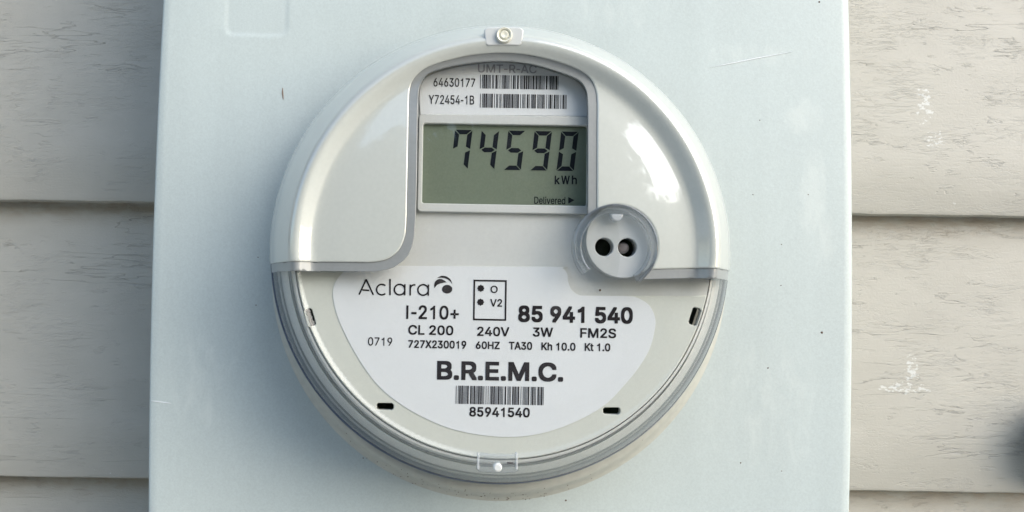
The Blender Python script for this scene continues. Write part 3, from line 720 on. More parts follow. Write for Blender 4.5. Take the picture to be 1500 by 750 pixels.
# ---- text
# letter outlines: advance, then closed loops x0, y0, x1, y1 ... in thousandths of the type size
GLYPH = {
' ': (188, []),
'+': (453, [[198,34,198,364,255,364,255,34],[61,172,61,226,391,226,391,172]]),
'-': (300, [[245,244,245,184,50,184,50,244]]),
'.': (188, [[95,-4,83,-3,73,1,63,9,55,18,51,29,50,41,51,53,55,64,63,73,73,81,83,85,95,87,107,85,118,81,128,73,135,64,140,53,141,41,140,29,135,18,128,9,118,1,107,-3]]),
'0': (453, [[227,-7,191,-3,158,7,130,24,105,48,85,77,69,113,57,155,50,202,48,254,50,306,57,353,69,395,85,431,106,461,130,484,159,502,191,512,227,516,262,512,295,502,323,484,348,461,368,431,384,395,396,353,403,306,405,254,403,202,396,155,384,113,368,77,348,48,323,24,295,7,263,-3],[227,50,250,52,271,60,290,74,306,92,320,116,330,144,338,176,342,213,344,254,342,295,338,332,330,365,320,393,306,416,290,435,271,449,250,457,227,460,203,457,182,449,163,435,147,416,134,393,123,365,115,332,111,295,109,254,111,213,115,176,123,144,134,116,147,92,163,74,182,60,203,52]]),
'1': (453, [[285,0,285,505,243,505,215,462,165,424,105,398,105,345,165,366,228,402,228,0]]),
'2': (453, [[64,0,64,47,234,229,282,282,294,298,303,312,311,327,316,341,319,356,320,371,319,389,315,405,308,419,298,431,287,441,273,449,258,455,241,458,224,460,205,458,188,454,172,447,159,438,148,427,139,413,132,398,128,381,127,362,66,362,68,391,75,418,86,442,102,464,121,482,143,496,168,507,196,513,225,516,254,513,281,507,306,497,328,482,346,465,361,445,372,423,379,398,381,372,380,354,377,336,371,318,363,299,351,280,336,259,267,180,153,60,153,57,389,57,389,0]]),
'3': (453, [[218,-7,188,-5,159,1,133,10,108,22,88,38,70,57,57,79,48,104,44,132,109,132,112,115,118,100,126,87,137,76,150,66,165,59,182,54,200,51,219,50,239,51,258,55,275,61,291,69,304,80,315,93,323,108,328,125,329,145,328,163,323,180,316,196,306,211,292,223,275,234,254,241,229,246,201,248,157,248,157,299,288,448,288,452,70,452,70,509,372,509,372,461,211,278,211,289,247,290,279,286,308,276,333,262,354,244,371,222,383,198,391,173,393,145,390,116,383,90,370,66,354,45,333,27,309,12,281,2,251,-5]]),
'4': (453, [[40,105,40,158,247,509,311,509,109,166,109,163,413,163,413,105],[282,0,282,121,282,146,282,318,343,318,343,0]]),
'5': (453, [[221,-7,192,-5,165,1,140,11,118,25,99,41,83,60,71,82,63,105,60,130,122,130,125,115,130,102,138,89,148,78,160,68,173,60,188,54,204,51,221,50,241,51,259,56,276,64,291,75,304,89,314,104,322,122,326,141,328,162,326,183,321,203,314,221,303,237,290,251,275,262,257,270,238,275,218,277,201,276,184,273,167,268,152,262,139,255,128,246,67,253,96,509,366,509,366,452,151,452,134,301,136,301,148,311,162,318,178,325,194,330,212,333,229,334,252,332,274,328,294,321,313,311,330,299,345,285,358,269,370,251,379,231,386,210,390,187,391,163,388,132,381,102,369,76,352,52,332,32,309,15,282,3,253,-4]]),
'6': (453, [[226,-7,196,-4,168,3,142,15,119,31,100,51,84,74,73,101,66,130,64,162,65,187,71,212,80,239,93,268,112,302,137,340,252,509,322,509,151,261,145,261,151,270,157,279,165,288,174,295,184,302,196,307,208,311,221,313,235,314,265,312,291,305,316,295,337,280,355,262,370,240,380,215,387,187,389,157,387,127,379,98,368,73,352,50,333,30,310,14,284,3,257,-4],[226,48,245,50,263,55,279,63,293,73,304,86,314,101,322,119,326,137,327,157,326,178,322,196,314,213,304,228,293,241,279,251,263,259,245,264,226,265,207,264,190,259,174,252,160,241,148,229,138,214,131,197,126,179,125,158,126,138,131,119,138,102,148,86,160,73,174,63,190,55,207,50]]),
'7': (453, [[97,0,323,448,323,452,62,452,62,509,391,509,391,449,165,0]]),
'8': (453, [[226,-7,193,-5,163,1,136,11,111,25,91,42,74,62,62,84,54,109,52,135,53,156,58,176,65,195,75,212,87,228,101,241,117,252,134,260,153,265,153,267,129,276,109,289,93,308,80,330,73,354,70,380,73,405,79,429,90,450,106,469,124,485,146,498,170,508,197,514,226,516,255,514,282,508,306,498,328,485,346,469,361,450,373,429,379,405,382,380,379,354,372,330,359,308,343,289,323,276,300,267,300,265,319,260,335,252,351,241,365,228,377,212,387,195,395,176,399,156,401,135,398,109,391,84,378,62,362,42,341,25,317,11,289,1,259,-5],[226,49,248,50,267,54,285,60,300,69,313,79,323,91,331,106,335,121,337,139,335,157,330,173,322,189,312,202,298,213,283,223,265,230,247,234,226,235,206,234,187,230,169,223,154,213,140,202,130,189,122,173,117,157,115,139,117,121,121,106,129,91,139,79,152,69,167,60,185,54,205,50],[226,290,244,291,260,294,274,300,287,308,298,318,307,330,314,344,318,359,319,376,318,392,314,407,308,420,299,432,288,442,275,449,260,455,244,459,226,460,208,459,192,455,177,449,164,442,153,432,145,420,138,407,134,392,133,376,134,359,138,344,145,330,154,318,165,308,178,300,193,294,209,291]]),
'9': (453, [[226,516,256,513,285,506,310,494,333,478,352,458,368,434,380,408,387,378,389,347,387,322,382,296,373,270,359,240,340,207,315,168,200,0,130,0,301,248,307,248,302,238,295,229,287,221,278,214,268,207,257,202,245,198,232,195,218,195,188,197,161,203,137,214,116,229,98,247,83,269,72,294,66,321,64,352,66,382,73,411,85,436,101,459,120,479,143,494,168,506,196,513],[226,460,207,459,190,454,174,446,160,435,148,423,138,407,131,390,127,372,125,352,127,331,131,313,138,295,148,280,160,268,174,257,190,250,207,245,226,243,245,245,263,249,279,257,293,267,305,280,314,295,322,312,326,330,327,350,326,371,322,390,314,407,305,422,293,435,279,446,263,454,245,459]]),
'A': (480, [[16,0,201,509,276,509,463,0,395,0,287,302,264,372,232,478,245,478,213,371,191,302,85,0],[110,142,110,199,370,199,370,142]]),
'B': (456, [[60,0,60,509,241,509,274,507,304,501,329,491,350,477,367,461,381,442,390,421,396,398,398,374,397,353,393,336,387,320,378,307,368,295,356,286,343,278,329,272,315,267,315,262,331,260,347,254,363,245,378,234,391,220,402,203,411,184,416,161,418,136,416,111,410,88,400,67,386,48,368,31,344,18,317,8,284,2,247,0],[125,57,245,57,281,60,309,67,330,80,344,96,353,115,355,137,354,153,350,169,342,184,333,197,320,209,306,218,289,225,269,229,248,231,125,231],[125,285,238,285,256,287,273,290,288,296,302,304,314,314,323,326,330,340,335,355,336,372,333,393,326,412,313,429,294,442,270,449,240,452,125,452]]),
'C': (510, [[267,-7,225,-3,186,7,150,25,119,49,92,79,70,115,53,157,44,203,40,254,44,305,53,352,70,393,92,429,119,459,150,484,186,501,225,512,267,516,293,514,317,511,340,504,362,496,383,485,402,471,419,456,435,438,448,418,459,397,467,373,473,348,408,348,404,365,397,380,389,395,380,407,369,418,357,428,344,437,330,444,315,449,300,453,284,455,267,456,237,453,209,445,184,432,161,414,141,391,125,364,113,332,106,295,103,254,106,213,113,177,125,145,141,117,161,94,184,76,210,63,237,56,267,53,284,54,300,56,315,60,330,65,344,72,357,81,369,90,380,102,389,114,397,128,404,144,408,160,473,160,467,135,459,112,448,91,435,71,420,53,402,38,383,24,363,13,341,5,317,-2,293,-6]]),
'D': (502, [[219,0,96,0,96,57,215,57,254,60,288,68,318,81,343,99,363,122,379,149,390,181,397,216,399,255,397,294,390,329,379,361,364,388,344,410,320,428,291,441,258,449,221,452,93,452,93,509,225,509,273,505,315,495,353,478,385,455,412,426,433,391,449,351,458,306,462,255,458,205,449,159,433,119,411,83,384,54,351,31,312,14,268,3],[125,509,125,0,60,0,60,509]]),
'E': (419, [[60,0,60,509,372,509,372,452,125,452,125,286,355,286,355,229,125,229,125,57,375,57,375,0]]),
'F': (410, [[60,0,60,509,369,509,369,452,125,452,125,278,346,278,346,221,125,221,125,0]]),
'H': (517, [[60,0,60,509,125,509,125,289,392,289,392,509,457,509,457,0,392,0,392,232,125,232,125,0]]),
'I': (260, [[95,0,95,500,155,500,155,0]]),
'K': (467, [[104,145,104,216,139,261,174,303,212,344,364,509,448,509,231,276,228,276],[60,0,60,509,125,509,125,334,124,225,125,193,125,0],[372,0,188,259,228,309,449,0]]),
'L': (393, [[60,0,60,509,125,509,125,57,361,57,361,0]]),
'M': (628, [[60,0,60,509,152,509,277,187,287,159,299,123,311,84,322,49,307,49,318,83,330,121,342,158,352,187,476,509,568,509,568,0,504,0,504,291,504,327,505,369,506,413,507,457,513,457,498,409,482,363,467,322,456,291,342,0,286,0,170,291,159,321,145,361,129,408,112,457,119,457,120,416,121,372,122,328,122,291,122,0]]),
'O': (533, [[267,-7,225,-3,186,7,150,25,119,49,92,79,70,115,53,157,44,203,40,254,44,305,53,352,70,393,92,429,119,459,150,484,186,501,225,512,267,516,309,512,348,501,384,484,415,459,442,429,464,393,480,352,490,305,493,254,490,203,480,157,464,115,442,79,415,49,384,25,348,7,309,-3],[267,53,296,55,324,63,349,76,372,94,392,116,408,144,420,176,428,213,430,254,428,295,420,332,408,365,392,392,372,415,349,433,324,446,296,453,267,456,237,453,210,445,184,433,161,415,142,392,125,364,113,332,106,295,103,254,106,213,113,176,125,144,142,117,161,94,184,76,210,63,237,55]]),
'R': (449, [[60,0,60,509,236,509,273,506,305,500,333,489,356,473,376,455,390,433,401,408,407,381,409,352,407,323,401,296,390,271,376,250,356,232,333,217,305,206,273,200,236,198,96,198,96,255,234,255,258,256,280,260,298,267,313,276,325,287,334,300,340,316,344,333,345,352,344,371,340,389,334,405,325,419,313,430,298,440,279,446,258,451,233,452,125,452,125,0],[353,0,230,229,303,229,428,0]]),
'S': (447, [[224,-9,188,-7,156,-1,128,9,102,23,81,40,64,60,51,83,42,109,38,137,104,137,108,118,114,102,123,88,136,76,150,66,166,59,185,53,204,50,224,49,246,50,267,54,286,60,303,69,317,79,329,92,338,106,344,122,346,139,344,154,340,168,332,179,322,189,310,197,296,205,245,222,184,239,145,253,112,269,86,289,67,313,56,341,52,372,54,400,62,425,75,448,92,468,113,484,138,498,165,508,195,514,227,516,259,514,289,508,316,498,340,484,360,468,377,449,390,427,398,403,401,378,337,378,332,402,320,421,302,437,280,449,254,456,225,459,204,457,185,454,167,448,152,440,139,430,129,418,121,405,117,391,115,376,117,359,122,345,131,334,142,324,155,315,169,308,212,293,264,279,312,264,328,256,344,248,359,238,372,226,384,213,395,198,402,180,407,161,408,139,406,112,399,87,386,64,370,43,349,25,323,11,294,0,261,-7]]),
'T': (449, [[32,452,32,509,417,509,417,452,257,452,257,0,193,0,193,452]]),
'U': (517, [[259,-8,220,-6,186,2,154,15,126,33,103,55,85,80,71,108,63,140,60,173,60,509,124,509,124,178,126,155,132,133,141,113,153,95,169,80,187,68,208,59,232,53,259,52,285,53,309,59,331,68,349,80,364,95,377,113,385,133,391,155,393,178,393,509,457,509,457,173,454,140,446,108,433,80,414,55,391,33,363,15,332,2,297,-6]]),
'V': (480, [[204,0,16,509,84,509,192,206,215,137,248,31,235,31,267,138,290,206,395,509,463,509,278,0]]),
'W': (686, [[155,0,16,509,82,509,163,196,175,145,187,94,197,40,189,40,200,94,211,145,224,196,306,509,380,509,462,196,474,145,486,94,497,40,488,40,499,94,510,145,523,196,603,509,670,509,530,0,455,0,368,323,351,391,336,475,350,475,335,395,318,323,230,0]]),
'X': (474, [[18,0,217,284,217,236,29,509,104,509,178,400,204,361,223,329,243,292,232,292,252,329,272,361,298,400,374,509,446,509,259,239,259,287,456,0,382,0,292,129,268,165,250,195,230,231,244,231,225,196,206,166,182,129,91,0]]),
'Y': (472, [[203,0,203,208,16,509,91,509,192,344,222,292,250,230,224,230,251,293,280,344,381,509,455,509,268,208,268,0]]),
'Z': (438, [[42,0,42,46,273,385,306,431,341,476,348,454,285,452,223,452,40,452,40,509,397,509,397,462,169,129,134,81,97,33,90,54,152,57,214,57,399,57,399,0]]),
'd': (424, [[195,-8,165,-6,137,3,111,16,89,34,70,57,55,84,43,116,36,151,34,189,36,227,43,261,55,293,70,320,89,342,112,361,137,374,165,382,196,384,218,383,237,379,253,373,267,364,278,355,287,346,306,319,311,319,311,509,372,509,372,0,313,0,313,59,307,59,287,31,277,21,266,12,252,4,236,-3,217,-7],[205,47,226,49,246,55,263,65,278,78,290,95,299,115,306,138,310,162,312,189,310,216,306,241,300,263,290,282,278,299,263,312,246,322,227,328,205,330,182,328,162,322,145,311,130,298,118,281,108,261,102,239,98,215,96,189,98,163,102,139,109,117,118,97,130,80,145,66,162,55,182,49]]),
'e': (404, [[212,-8,177,-5,145,3,117,16,92,35,72,58,56,85,44,116,37,150,34,187,36,224,44,258,55,290,71,317,91,340,115,359,142,373,172,382,205,384,226,383,246,380,266,374,285,366,303,355,319,341,334,324,347,305,357,282,365,256,370,227,371,194,371,169,75,169,75,221,338,221,310,202,308,226,304,248,298,269,288,286,277,301,263,314,246,323,227,328,205,330,183,328,164,323,146,313,131,301,119,286,109,270,102,251,97,231,96,211,96,178,98,151,102,127,110,106,121,88,135,73,151,61,169,53,190,48,212,46,227,47,241,49,254,53,265,58,276,65,285,73,294,82,300,93,306,105,365,91,358,72,348,55,335,39,320,26,302,14,283,4,261,-3,237,-7]]),
'h': (410, [[114,227,114,0,53,0,53,509,114,509,114,287,102,287,116,319,132,344,152,362,175,374,200,382,227,384,252,383,275,377,295,369,313,356,328,340,341,321,350,298,355,271,357,240,357,0,296,0,296,235,293,263,286,286,273,304,256,318,235,326,210,329,192,328,176,324,161,317,147,308,136,297,126,283,119,266,115,248]]),
'i': (167, [[53,0,53,379,114,379,114,0],[84,443,73,444,63,448,54,455,47,463,43,472,41,483,43,494,47,504,54,512,63,518,73,522,84,524,95,522,105,518,114,512,121,504,125,494,126,483,125,472,121,463,114,455,105,448,95,444]]),
'k': (381, [[110,137,110,212,121,212,284,379,360,379,184,199,177,199],[53,0,53,509,114,509,114,0],[294,0,148,186,191,229,372,0]]),
'l': (189, [[139,-2,112,0,91,8,74,20,62,37,55,59,53,84,53,509,114,509,114,99,114,83,117,71,120,62,126,57,135,53,146,52,160,53,170,54,181,3,162,-1]]),
'r': (259, [[53,0,53,379,112,379,112,321,115,321,124,339,137,354,152,367,171,377,191,383,213,385,229,384,243,384,243,322,230,324,207,326,190,324,174,321,159,315,146,306,135,296,126,284,119,269,115,254,114,237,114,0]]),
't': (227, [[204,379,204,327,6,327,6,379],[65,471,126,471,126,98,127,83,130,70,136,61,144,55,156,51,170,50,185,51,202,54,213,2,192,-3,168,-4,138,-1,113,7,92,21,77,41,68,64,65,93]]),
'v': (389, [[163,0,17,379,84,379,165,155,187,87,206,21,184,21,203,87,224,155,305,379,371,379,226,0]]),
}

def write(s, x0, x1, yt, yb, w, m_, parent, bold=0.0, label=None, name='printed_text'):
    """one line of print fitted between two pixels; bold is the extra stroke width in photo pixels"""
    loops_v = []; adv = 0; tris = []
    for ch in s:
        a, lps = GLYPH[ch]
        lps = [clean([(p[i] + adv, p[i + 1]) for i in range(0, len(p), 2)], .5) for p in lps]
        if lps:
            groups = [lps]
            v, f = tri(lps); tris.append((v, f))
        adv += a
    a = min(v[:, 0].min() for v, f in tris); b = max(v[:, 0].max() for v, f in tris); cap = GLYPH['H'][1][0]; cap = max(cap[1::2])
    X0, Z0 = P(x0, yb, w); X1, _ = P(x1, yb, w); _, Z1 = P(x0, yt, w); px = (D - w) / 1500
    bb = bold * px / 2
    sx = (X1 - X0 - 2 * bb) / (b - a); sz = (Z1 - Z0 - 2 * bb) / cap
    vs = []; fs = []
    shifts = [(0, 0)] if not bold else [(bb * c, bb * d) for c, d in ((0, 0), (-1, -1), (1, -1), (1, 1), (-1, 1), (-1, 0), (1, 0), (0, 1), (0, -1))]
    for n_, (ox, oz) in enumerate(shifts):
        for v, f in tris:
            k = len(vs); ww = w + n_ * 3e-6
            vs += [(X0 + bb + (p[0] - a) * sx + ox, -ww, Z0 + bb + p[1] * sz + oz) for p in v]
            for t in f:
                A, B, C_ = v[t]; t = [k + int(i) for i in t]
                fs.append(t if (B[0] - A[0]) * (C_[1] - A[1]) - (C_[0] - A[0]) * (B[1] - A[1]) > 0 else t[::-1])
    return obj(name, vs, fs, m_, parent, label=label)
def strokes(lines, wd, w, m_, parent, name, label=None):
    """pen lines of one width (pixels) through pixel points"""
    vs = []; fs = []; px = (D - w) / 1500; h = wd * px / 2
    for q_, ln_ in enumerate(lines):
        ps = [Vector(P(x, y, w)) for x, y in ln_]; n = len(ps); k = len(vs); ww = w + q_ * 3e-6
        for i, p in enumerate(ps):
            t = (ps[min(n - 1, i + 1)] - ps[max(0, i - 1)]).normalized(); nn = Vector((-t.y, t.x)) * h
            vs += [(p.x + nn.x, -ww, p.y + nn.y), (p.x - nn.x, -ww, p.y - nn.y)]
        for i in range(n - 1): fs.append((k + 2 * i, k + 2 * i + 1, k + 2 * i + 3, k + 2 * i + 2))
    return obj(name, vs, fs, m_, parent, label=label)
def flat(name, polys, w, m_, parent, label=None):
    """flat print: list of pixel polygons at depth w"""
    vs = []; fs = []
    for p in polys:
        k = len(vs); q = [P(x, y, w) for x, y in p]
        if area(q) < 0: q = q[::-1]
        v, f = tri([q])
        vs += [(a, -w, b) for a, b in v]
        for t in f:
            A, B, C_ = v[t]
            t = [k + int(i) for i in t]
            fs.append(t if (B[0] - A[0]) * (C_[1] - A[1]) - (C_[0] - A[0]) * (B[1] - A[1]) > 0 else t[::-1])
    return obj(name, vs, fs, m_, parent, label=label)
def barcode(x0, x1, yt, yb, w, m_, parent, seed, n):
    rs = random.Random(seed); widths = []
    for ch in range(n):
        el = [0, 0, 0, 1, 0, 0, 1, 0, 1]; idx = [0, 1, 2, 3, 4, 5, 6, 7, 8]
        wide = set(rs.sample(idx, 3)) if ch else {1, 4, 6}
        for i in range(9): widths.append((2.4 if i in wide else 1.0, i % 2 == 0))
        widths.append((1.0, False))
    tot = sum(a for a, _ in widths[:-1]); u = (x1 - x0) / tot; x = x0; polys = []
    sl = math.tan(R_(.95))
    for a, bar in widths[:-1]:
        if bar:
            y = sl * (x - x0); hw = a * u
            polys.append([(x, yt + y), (x + hw, yt + y), (x + hw - (yb - yt) * sl, yb + y), (x - (yb - yt) * sl, yb + y)])
        x += a * u
    return flat('barcode', polys, w, m_, parent)

# ---- the white lower label
lab_px = [(520, 389.5), (504, 398), (491, 414), (488, 431), (491, 451), (500, 477), (521, 518), (549, 559), (580, 587), (620, 611), (668, 630), (728, 639.5), (782, 637), (834, 621.5), (884, 594.5), (918, 560), (937, 536), (951, 512), (958.5, 485), (959.5, 466), (951, 447.5), (934, 436.5), (918, 433.8), (862, 433.2), (848, 432), (838, 425.5), (832.5, 414), (830.5, 401), (824, 393.2), (812, 391), (660, 390)]
lab = [P(x, y, WL) for x, y in spline(lab_px, 5, True)]
WLa = WL + .00025
label_o = solid('rating_label', [lab], WL, WLa, M['label'], met, label='white rating label with black print and a barcode')
WT = WLa + .00012
L = label_o
I = M['ink']
write('B.R.E.M.C.', 640, 825, 528.5, 556, WT, I, L, 2.6)
write('85941540', 687.5, 776, 596, 610, WT, I, L, 1.0)
write('I-210+', 595, 672, 447, 467, WT, I, L, 1.0)
write('CL 200', 598, 664, 476, 490, WT, I, L, .9)
write('240V', 699, 746, 478.5, 492, WT, I, L, .9)
write('3W', 780.5, 810, 479.5, 493, WT, I, L, .9)
write('FM2S', 850, 902.5, 480.5, 494.5, WT, I, L, .9)
write('0719', 539, 574.5, 494, 506, WT, I, L, .25)
write('727X230019', 598, 683, 498, 509.5, WT, I, L, .8)
write('60HZ', 697, 732, 500, 511, WT, I, L, .8)
write('TA30', 745.5, 779.5, 500.5, 512, WT, I, L, .8)
write('Kh 10.0', 793, 843, 501.5, 513, WT, I, L, .8)
write('Kt 1.0', 856.5, 894, 502.5, 514, WT, I, L, .8)
write('85 941 540', 759, 927, 447.5, 471.5, WT, I, L, 2.3)
write('O', 718.5, 729, 418.5, 429, WT, I, L, .5)
write('V2', 718, 735.5, 438, 449, WT, I, L, .6)
def q(x, y): return (480 + x / 4.41, 390 + y / 4.41)
def arc(cx, cy, r, a, b, n=24): return [q(cx + r * math.cos(R_(a + (b - a) * i / n)), cy - r * math.sin(R_(a + (b - a) * i / n))) for i in range(n + 1)]
strokes([[q(203, 183), q(248, 86)], [q(248, 84), q(295, 185)], [q(224, 153), q(268, 156)],
         arc(350, 151, 34, 48, 312), [q(403, 82), q(403, 187)],
         arc(465, 151, 34, 0, 360, 36), [q(499, 116), q(498, 188)],
         [q(534, 118), q(533, 189)], arc(560, 146, 26, 180, 75, 12),
         arc(617, 153, 34, 0, 360, 36), [q(651, 118), q(650, 190)]], 2.3, WT, I, L, 'printed_text')
barcode(668, 796.5, 564.8, 591.5, WT, I, L, 5, 10)
t_ = 1.0
fr = [P(693.5, 409.8, WT), P(742.5, 409.8 + .8, WT), P(741.3, 469.6, WT), P(692.6, 469.0, WT)]
xa, xb_ = P(693.3, 440, WT)[0], P(742, 440, WT)[0]; za, zb_ = P(717, 469.5, WT)[1], P(717, 410, WT)[1]
solid('printed_frame', [[(xa, za), (xb_, za), (xb_, zb_), (xa, zb_)], [(xa + .0006, za + .0006), (xb_ - .0006, za + .0006), (xb_ - .0006, zb_ - .0006), (xa + .0006, zb_ - .0006)]], WLa, WT, I, L)
def star(cx, cy, r):
    return [(cx + (r if i % 2 == 0 else r * .82) * math.cos(i * math.pi / 8), cy + (r if i % 2 == 0 else r * .82) * math.sin(i * math.pi / 8)) for i in range(16)]
flat('printed_dots', [star(704.3, 422.3, 5.4), star(704, 442.6, 5.4)], WT, I, L)
# printed emblem: ball under two nested swooshes
def logo():
    q = lambda x, y: (480 + x / 4.41, 390 + y / 4.41)
    ball = [q(772 + 33 * math.cos(t), 148 + 28 * math.sin(t)) for t in np.linspace(0, 2 * math.pi, 28, endpoint=False)]
    s1 = spline([q(690, 142), q(688, 118), q(698, 95), q(722, 82), q(748, 88), q(768, 104)], 4) + spline([q(768, 104), q(740, 108), q(712, 118), q(697, 132), q(690, 142)], 4)[1:-1]
    s2 = spline([q(706, 76), q(735, 62), q(768, 66), q(794, 86), q(806, 118)], 4) + spline([q(806, 118), q(790, 96), q(765, 80), q(735, 74), q(706, 76)], 4)[1:-1]
    return [ball, s1, s2]
flat('printed_emblem', logo(), WT, I, L)

# ---- upper label behind the window
WU = WF + .0006
up = [(616, 167), (614.5, 140), (618, 122), (630, 110), (667, 99), (704, 93.5), (740, 92), (780, 97), (818, 108), (843, 118.5), (855, 131), (860, 148), (861, 170)]
upl = solid('serial_label', [[P(x, y, WU) for x, y in spline(up, 4)]], WF, WU, M['label'], met, label='white serial number label above the display')
WV = WU + .00012
write('64630177', 635, 696, 114, 126.5, WV, I, upl, .3)
write('Y72454-1B', 628, 694.5, 139, 152, WV, I, upl, .3)
write('UMT-R-AC', 700, 786, 94, 106, WV, M['ink_soft'], upl, .4)
barcode(703.5, 818, 109.5, 129.5, WV, I, upl, 11, 9)
barcode(703.5, 830, 137, 157.5, WV, I, upl, 12, 10)

# ---- display: bezel, glass, digits
WD = WF + .0022
disp = solid('display_bezel', [px_rrect(612, 168.5, 866, 312, WD, .0016), px_rrect(619, 182.5, 860, 299.5, WD, .0009)], WF, WD, M['face2'], met, bev=.0004, label='pale frame round the grey-green display')
lcdW = WF + .0003
lcd = solid('display_screen', [px_rrect(614, 176, 864, 304, lcdW, .0009)], WF, lcdW, M['lcd'], disp, label='grey-green liquid crystal screen reading 74590 kWh')
WG = lcdW + .0001
def digit(x0, yt, ch):
    """seven-segment figure, slanted; width 28, height 57 pixels"""
    Wd, H, T = 25.5, 57.5, 7.6; sk = .125; g_ = .9; h2 = H / 2
    tri_ = {'7': 'abcf', '4': 'fgbc', '5': 'afgcd', '9': 'abcdfg', '0': 'abcdef'}[ch]
    seg = {
        'a': [(g_, 0), (Wd - g_, 0), (Wd - T, T * .85), (T, T * .85)],
        'd': [(T, H - T * .85), (Wd - T, H - T * .85), (Wd - g_, H), (g_, H)],
        'g': [(g_ + 2, h2), (T, h2 - T * .45), (Wd - T, h2 - T * .45), (Wd - g_ - 2, h2), (Wd - T, h2 + T * .45), (T, h2 + T * .45)],
        'f': [(0, g_), (T - g_, T * .85 + g_ * .6), (T - g_, h2 - T * .45 - g_), (g_ * .4, h2 - g_)],
        'b': [(Wd, g_), (Wd, h2 - g_), (Wd - T + g_, h2 - T * .45 - g_), (Wd - T + g_, T * .85 + g_ * .6)],
        'e': [(g_ * .4, h2 + g_), (T - g_, h2 + T * .45 + g_), (T - g_, H - T * .85 - g_ * .6), (0, H - g_)],
        'c': [(Wd, h2 + g_), (Wd, H - g_), (Wd - T + g_, H - T * .85 - g_ * .6), (Wd - T + g_, h2 + T * .45 + g_)],
    }
    polys = []
    for s in tri_:
        polys.append([(x0 + x + (H - y) * sk - 0.0 , yt + y + .0166 * x) for x, y in seg[s]])
    return flat('digit', polys, WG, M['segment'], lcd)
for x0, ch in ((659.5, '7'), (698.5, '4'), (737.5, '5'), (776, '9'), (815, '0')):
    digit(x0, 190 + .0166 * (x0 - 660), ch)
for ch_, xa_, xb2 in (('k', 812.5, 820), ('W', 822, 834.5), ('h', 837.5, 845)):
    write(ch_, xa_, xb2, 257.2, 269.8, WG, M['segment'], lcd, .7, name='unit_text')
write('Delivered', 782.5, 828, 288, 298.5, WG, M['segment'], lcd, .25, name='unit_text')
flat('arrow_mark', [[(832.5, 288.5), (841.5, 293.2), (832.5, 298.2)]], WG, M['segment'], lcd)

# ---- optical port: boss behind the cover, two eyes, clear C-shaped guide on the cover
WB = .0555
s_b = (D - WB) / 1500
bx, bz = P(913, 352.5, WB)
e1 = P(885, 361.8, WB); e2 = P(919, 362.6, WB)
port = solid('optical_port', [circle(bx, bz, 55 * s_b, 72), circle(*e1, 13.4 * s_b, 32), circle(*e2, 13.7 * s_b, 32)], WF, WB, mat('port_plastic', (.46, .48, .485), .4), met, bev=.0003, label='round grey optical port with two dark eyes')
solid('eye_floor', [circle(bx, bz, 50 * s_b, 48)], WF, WF + .0006, M['dark'], port)
ex, ez = P(914, 363, WB - .002)
lathe('sensor_eye', [(1e-6, WB - .0022), (.0012, WB - .0023), (.0019, WB - .0029), (.0021, WB - .0040), (.0021, WB - .0095)], ex, ez, M['sensor'], port, seg=32)
lathe('sensor_rim', [(.0021, WB - .0052), (.0024, WB - .0048), (.0026, WB - .0055), (.0026, WB - .0095)], ex, ez, M['dark'], port, seg=32)
WP = .0560
s_p = (D - .060) / 1500
gx, gz = P(902, 361, .060)
gp = [(63, 54.5), (62.8, 59.6), (62, 60.3), (60.3, 60.6), (58.8, 60.2), (58.3, 57.0), (53.5, 56.8), (53.0, 60.0), (52, 60.4), (50.4, 60.1), (49.8, 59.4), (49.4, 56.6)]
gd = lathe('port_guide', [(a * s_p, b * mm) for a, b in gp], gx, gz, M['guide'], met, seg=120, a0=-56, a1=222, closed=True, label='clear C-shaped guide ring round the optical port')
nx, nz = P(903, 315, .059)
solid('guide_notch', [circle(nx, nz, 9.5 * s_p, 28, 170, 370)],   .056, .0600, M['notch'], gd, bev=.0006)

# ---- seal tab at the top and clear tab at the bottom
def tab_loop(x0, x1, y0, y1, w, curve):
    xc = (x0 + x1) / 2; out = []
    cxp, czp = MX, MZ
    a0_ = P(x0, y0, w); a1_ = P(x1, y0, w); b0_ = P(x0 + 2 * curve, y1, w); b1_ = P(x1 - 2 * curve, y1, w)
    return a0_, a1_, b0_, b1_
WTB = .0586
def tab(x0, x1, y0, y1, w, m_, r=.0008, lab_=None, w0=.046, name='seal_tab'):
    a = P(x0, (y0 + y1) / 2, w); b = P(x1, (y0 + y1) / 2, w); hw = (b[0] - a[0]) / 2; xm = (a[0] + b[0]) / 2 - MX
    up_ = a[1] > MZ; sg = 1 if up_ else -1; ro, ri = .0786, .0721; lp = []
    for i in range(13):                       # outer and inner edges follow the ring
        t = -1 + 2 * i / 12; x = xm + t * (hw - r * max(0, abs(t) * 6 - 5) * .0); lp.append((MX + x, MZ + sg * (math.sqrt(ro * ro - x * x) - (.0008 if abs(t) == 1 else 0))))
    for i in range(13):
        t = 1 - 2 * i / 12; x = xm + t * (hw - .0006); lp.append((MX + x, MZ + sg * (math.sqrt(ri * ri - x * x) + (.0007 if abs(t) == 1 else 0))))
    if not up_: lp = lp[::-1]
    return solid(name, [lp], w0, w, m_, met, bev=.0004, label=lab_)
M['tabm'] = mat('tab_plastic', (.52, .54, .53), .35, coat=.6)
tt = tab(709, 767, 39.5, 66, WTB, M['tabm'], lab_='flat rectangular tab with a cream plastic seal at the top of the hood')
rx, rz = P(738.5, 52, WTB)
sp = (D - WTB) / 1500
lathe('round_seal', [(1e-6, WTB + .0011), (5 * sp, WTB + .0013), (7.6 * sp, WTB + .0006), (8.6 * sp, WTB + .0012), (10.5 * sp, WTB + .0014), (11.9 * sp, WTB + .0008), (12.2 * sp, WTB - .0003)], rx, rz, M['seal'], tt, seg=48)
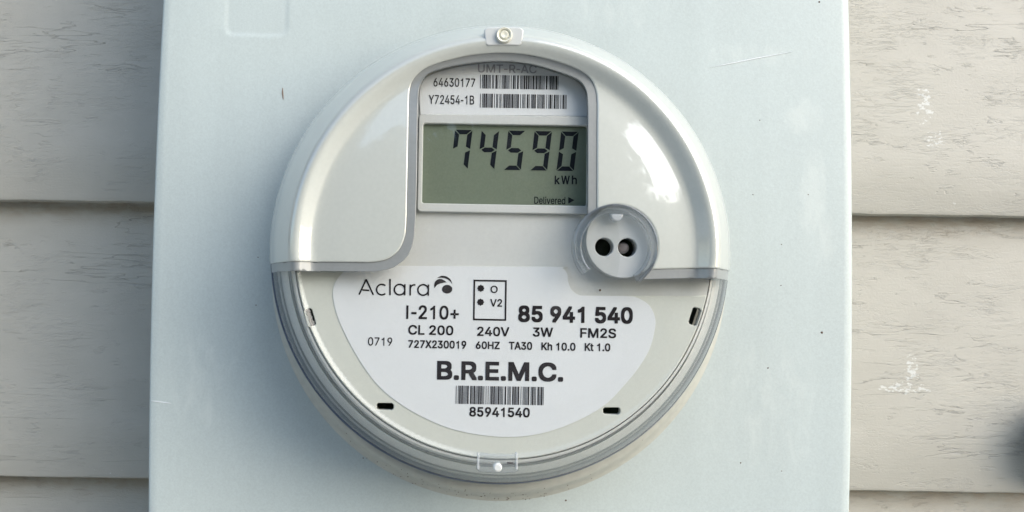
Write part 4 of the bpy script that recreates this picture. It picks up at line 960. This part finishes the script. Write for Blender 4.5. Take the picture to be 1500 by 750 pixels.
M['block'] = clear_mat('clear_block', (.84, .84, .82), body=.10, bodycol=(.7, .7, .68), rough=.03, ior=1.5)
bt = tab(697.5, 760, 662.5, 690, WTB, M['guide'], r=.0012, lab_='clear rectangular tab with a pale rivet at the bottom of the cover', w0=.0560, name='clear_tab')
rx, rz = P(728, 681.5, .0535)
lathe('rivet', [(1e-6, WTB + .0004), (4.4 * sp, WTB + .0004), (6.4 * sp, WTB), (6.6 * sp, .054)], rx, rz, M['rivet'], bt, seg=32)

# end ribs and a small catch of the clear tab
for x_ in (700.5, 757):
    solid('tab_rib', [px_rrect(x_ - 1.8, 665, x_ + 1.8, 688, WTB + .0005, .0003)], .0540, WTB + .0006, M['notch'], bt, bev=.0002)
solid('tab_catch', [px_rrect(743, 677.5, 752, 679.3, WTB + .0003, .0001)], WTB - .001, WTB + .0004, M['gasket'], bt)
# a grime speck under the port
speck(879, 425, .0004, M['grime'], WL + .0001, met)

# ------------------------------------------------------------------ dark shape added just out of view to shade the siding at right
fx, fz = P(1515, 645, -.075)
FR = .022
caster = empty('wall_fitting', (fx + FR, .085, fz), 'dark blue-black rounded fitting on the siding at the lower right edge of the photo', 'wall fitting')
M['black_plastic'] = mat('black_plastic', (.012, .014, .022), .45)
def lathe_y(name, prof, cx, cz, m, parent, zs=1.0, seg=48):
    o = lathe(name, prof, cx, cz, m, parent, seg=seg)
    return o
lathe_y('fitting_base', [(1e-6, -.0845), (.019, -.0845), (.0195, -.0825), (.018, -.0815)], fx + FR, fz, M['black_plastic'], caster)
lathe_y('fitting_cap', [(.014, -.082), (.019, -.081), (.0214, -.078), (.022, -.074), (.0210, -.069), (.017, -.065), (.009, -.063), (1e-6, -.0625)], fx + FR, fz, M['black_plastic'], caster)

# grime specks caught on the lower part of the pressed ring
rg = random.Random(8)
vs, fs = [], []
for i in range(70):
    a = R_(rg.gauss(268, 17)); q_ = rg.uniform(.0885, .0930); x, z = RX + q_ * math.cos(a), RZ + q_ * math.sin(a)
    w = float(np.interp(q_, [.0886, .0898, .0910, .0924, .0940], [.0052, .0036, .0016, .0003, -.0006])); r_ = rg.uniform(.00008, .00026); k = len(vs)
    vs.append((x, -w - .0004, z))
    for j in range(6): vs.append((x + r_ * rg.uniform(.6, 1.4) * math.cos(j * 1.047), -w - .0001, z + r_ * rg.uniform(.6, 1.4) * math.sin(j * 1.047)))
    fs += [(k, k + 1 + j, k + 1 + (j + 1) % 6) for j in range(6)]
sp_ = obj('grime_specks', vs, fs, M['grime'], box); sp_['kind'] = 'stuff'
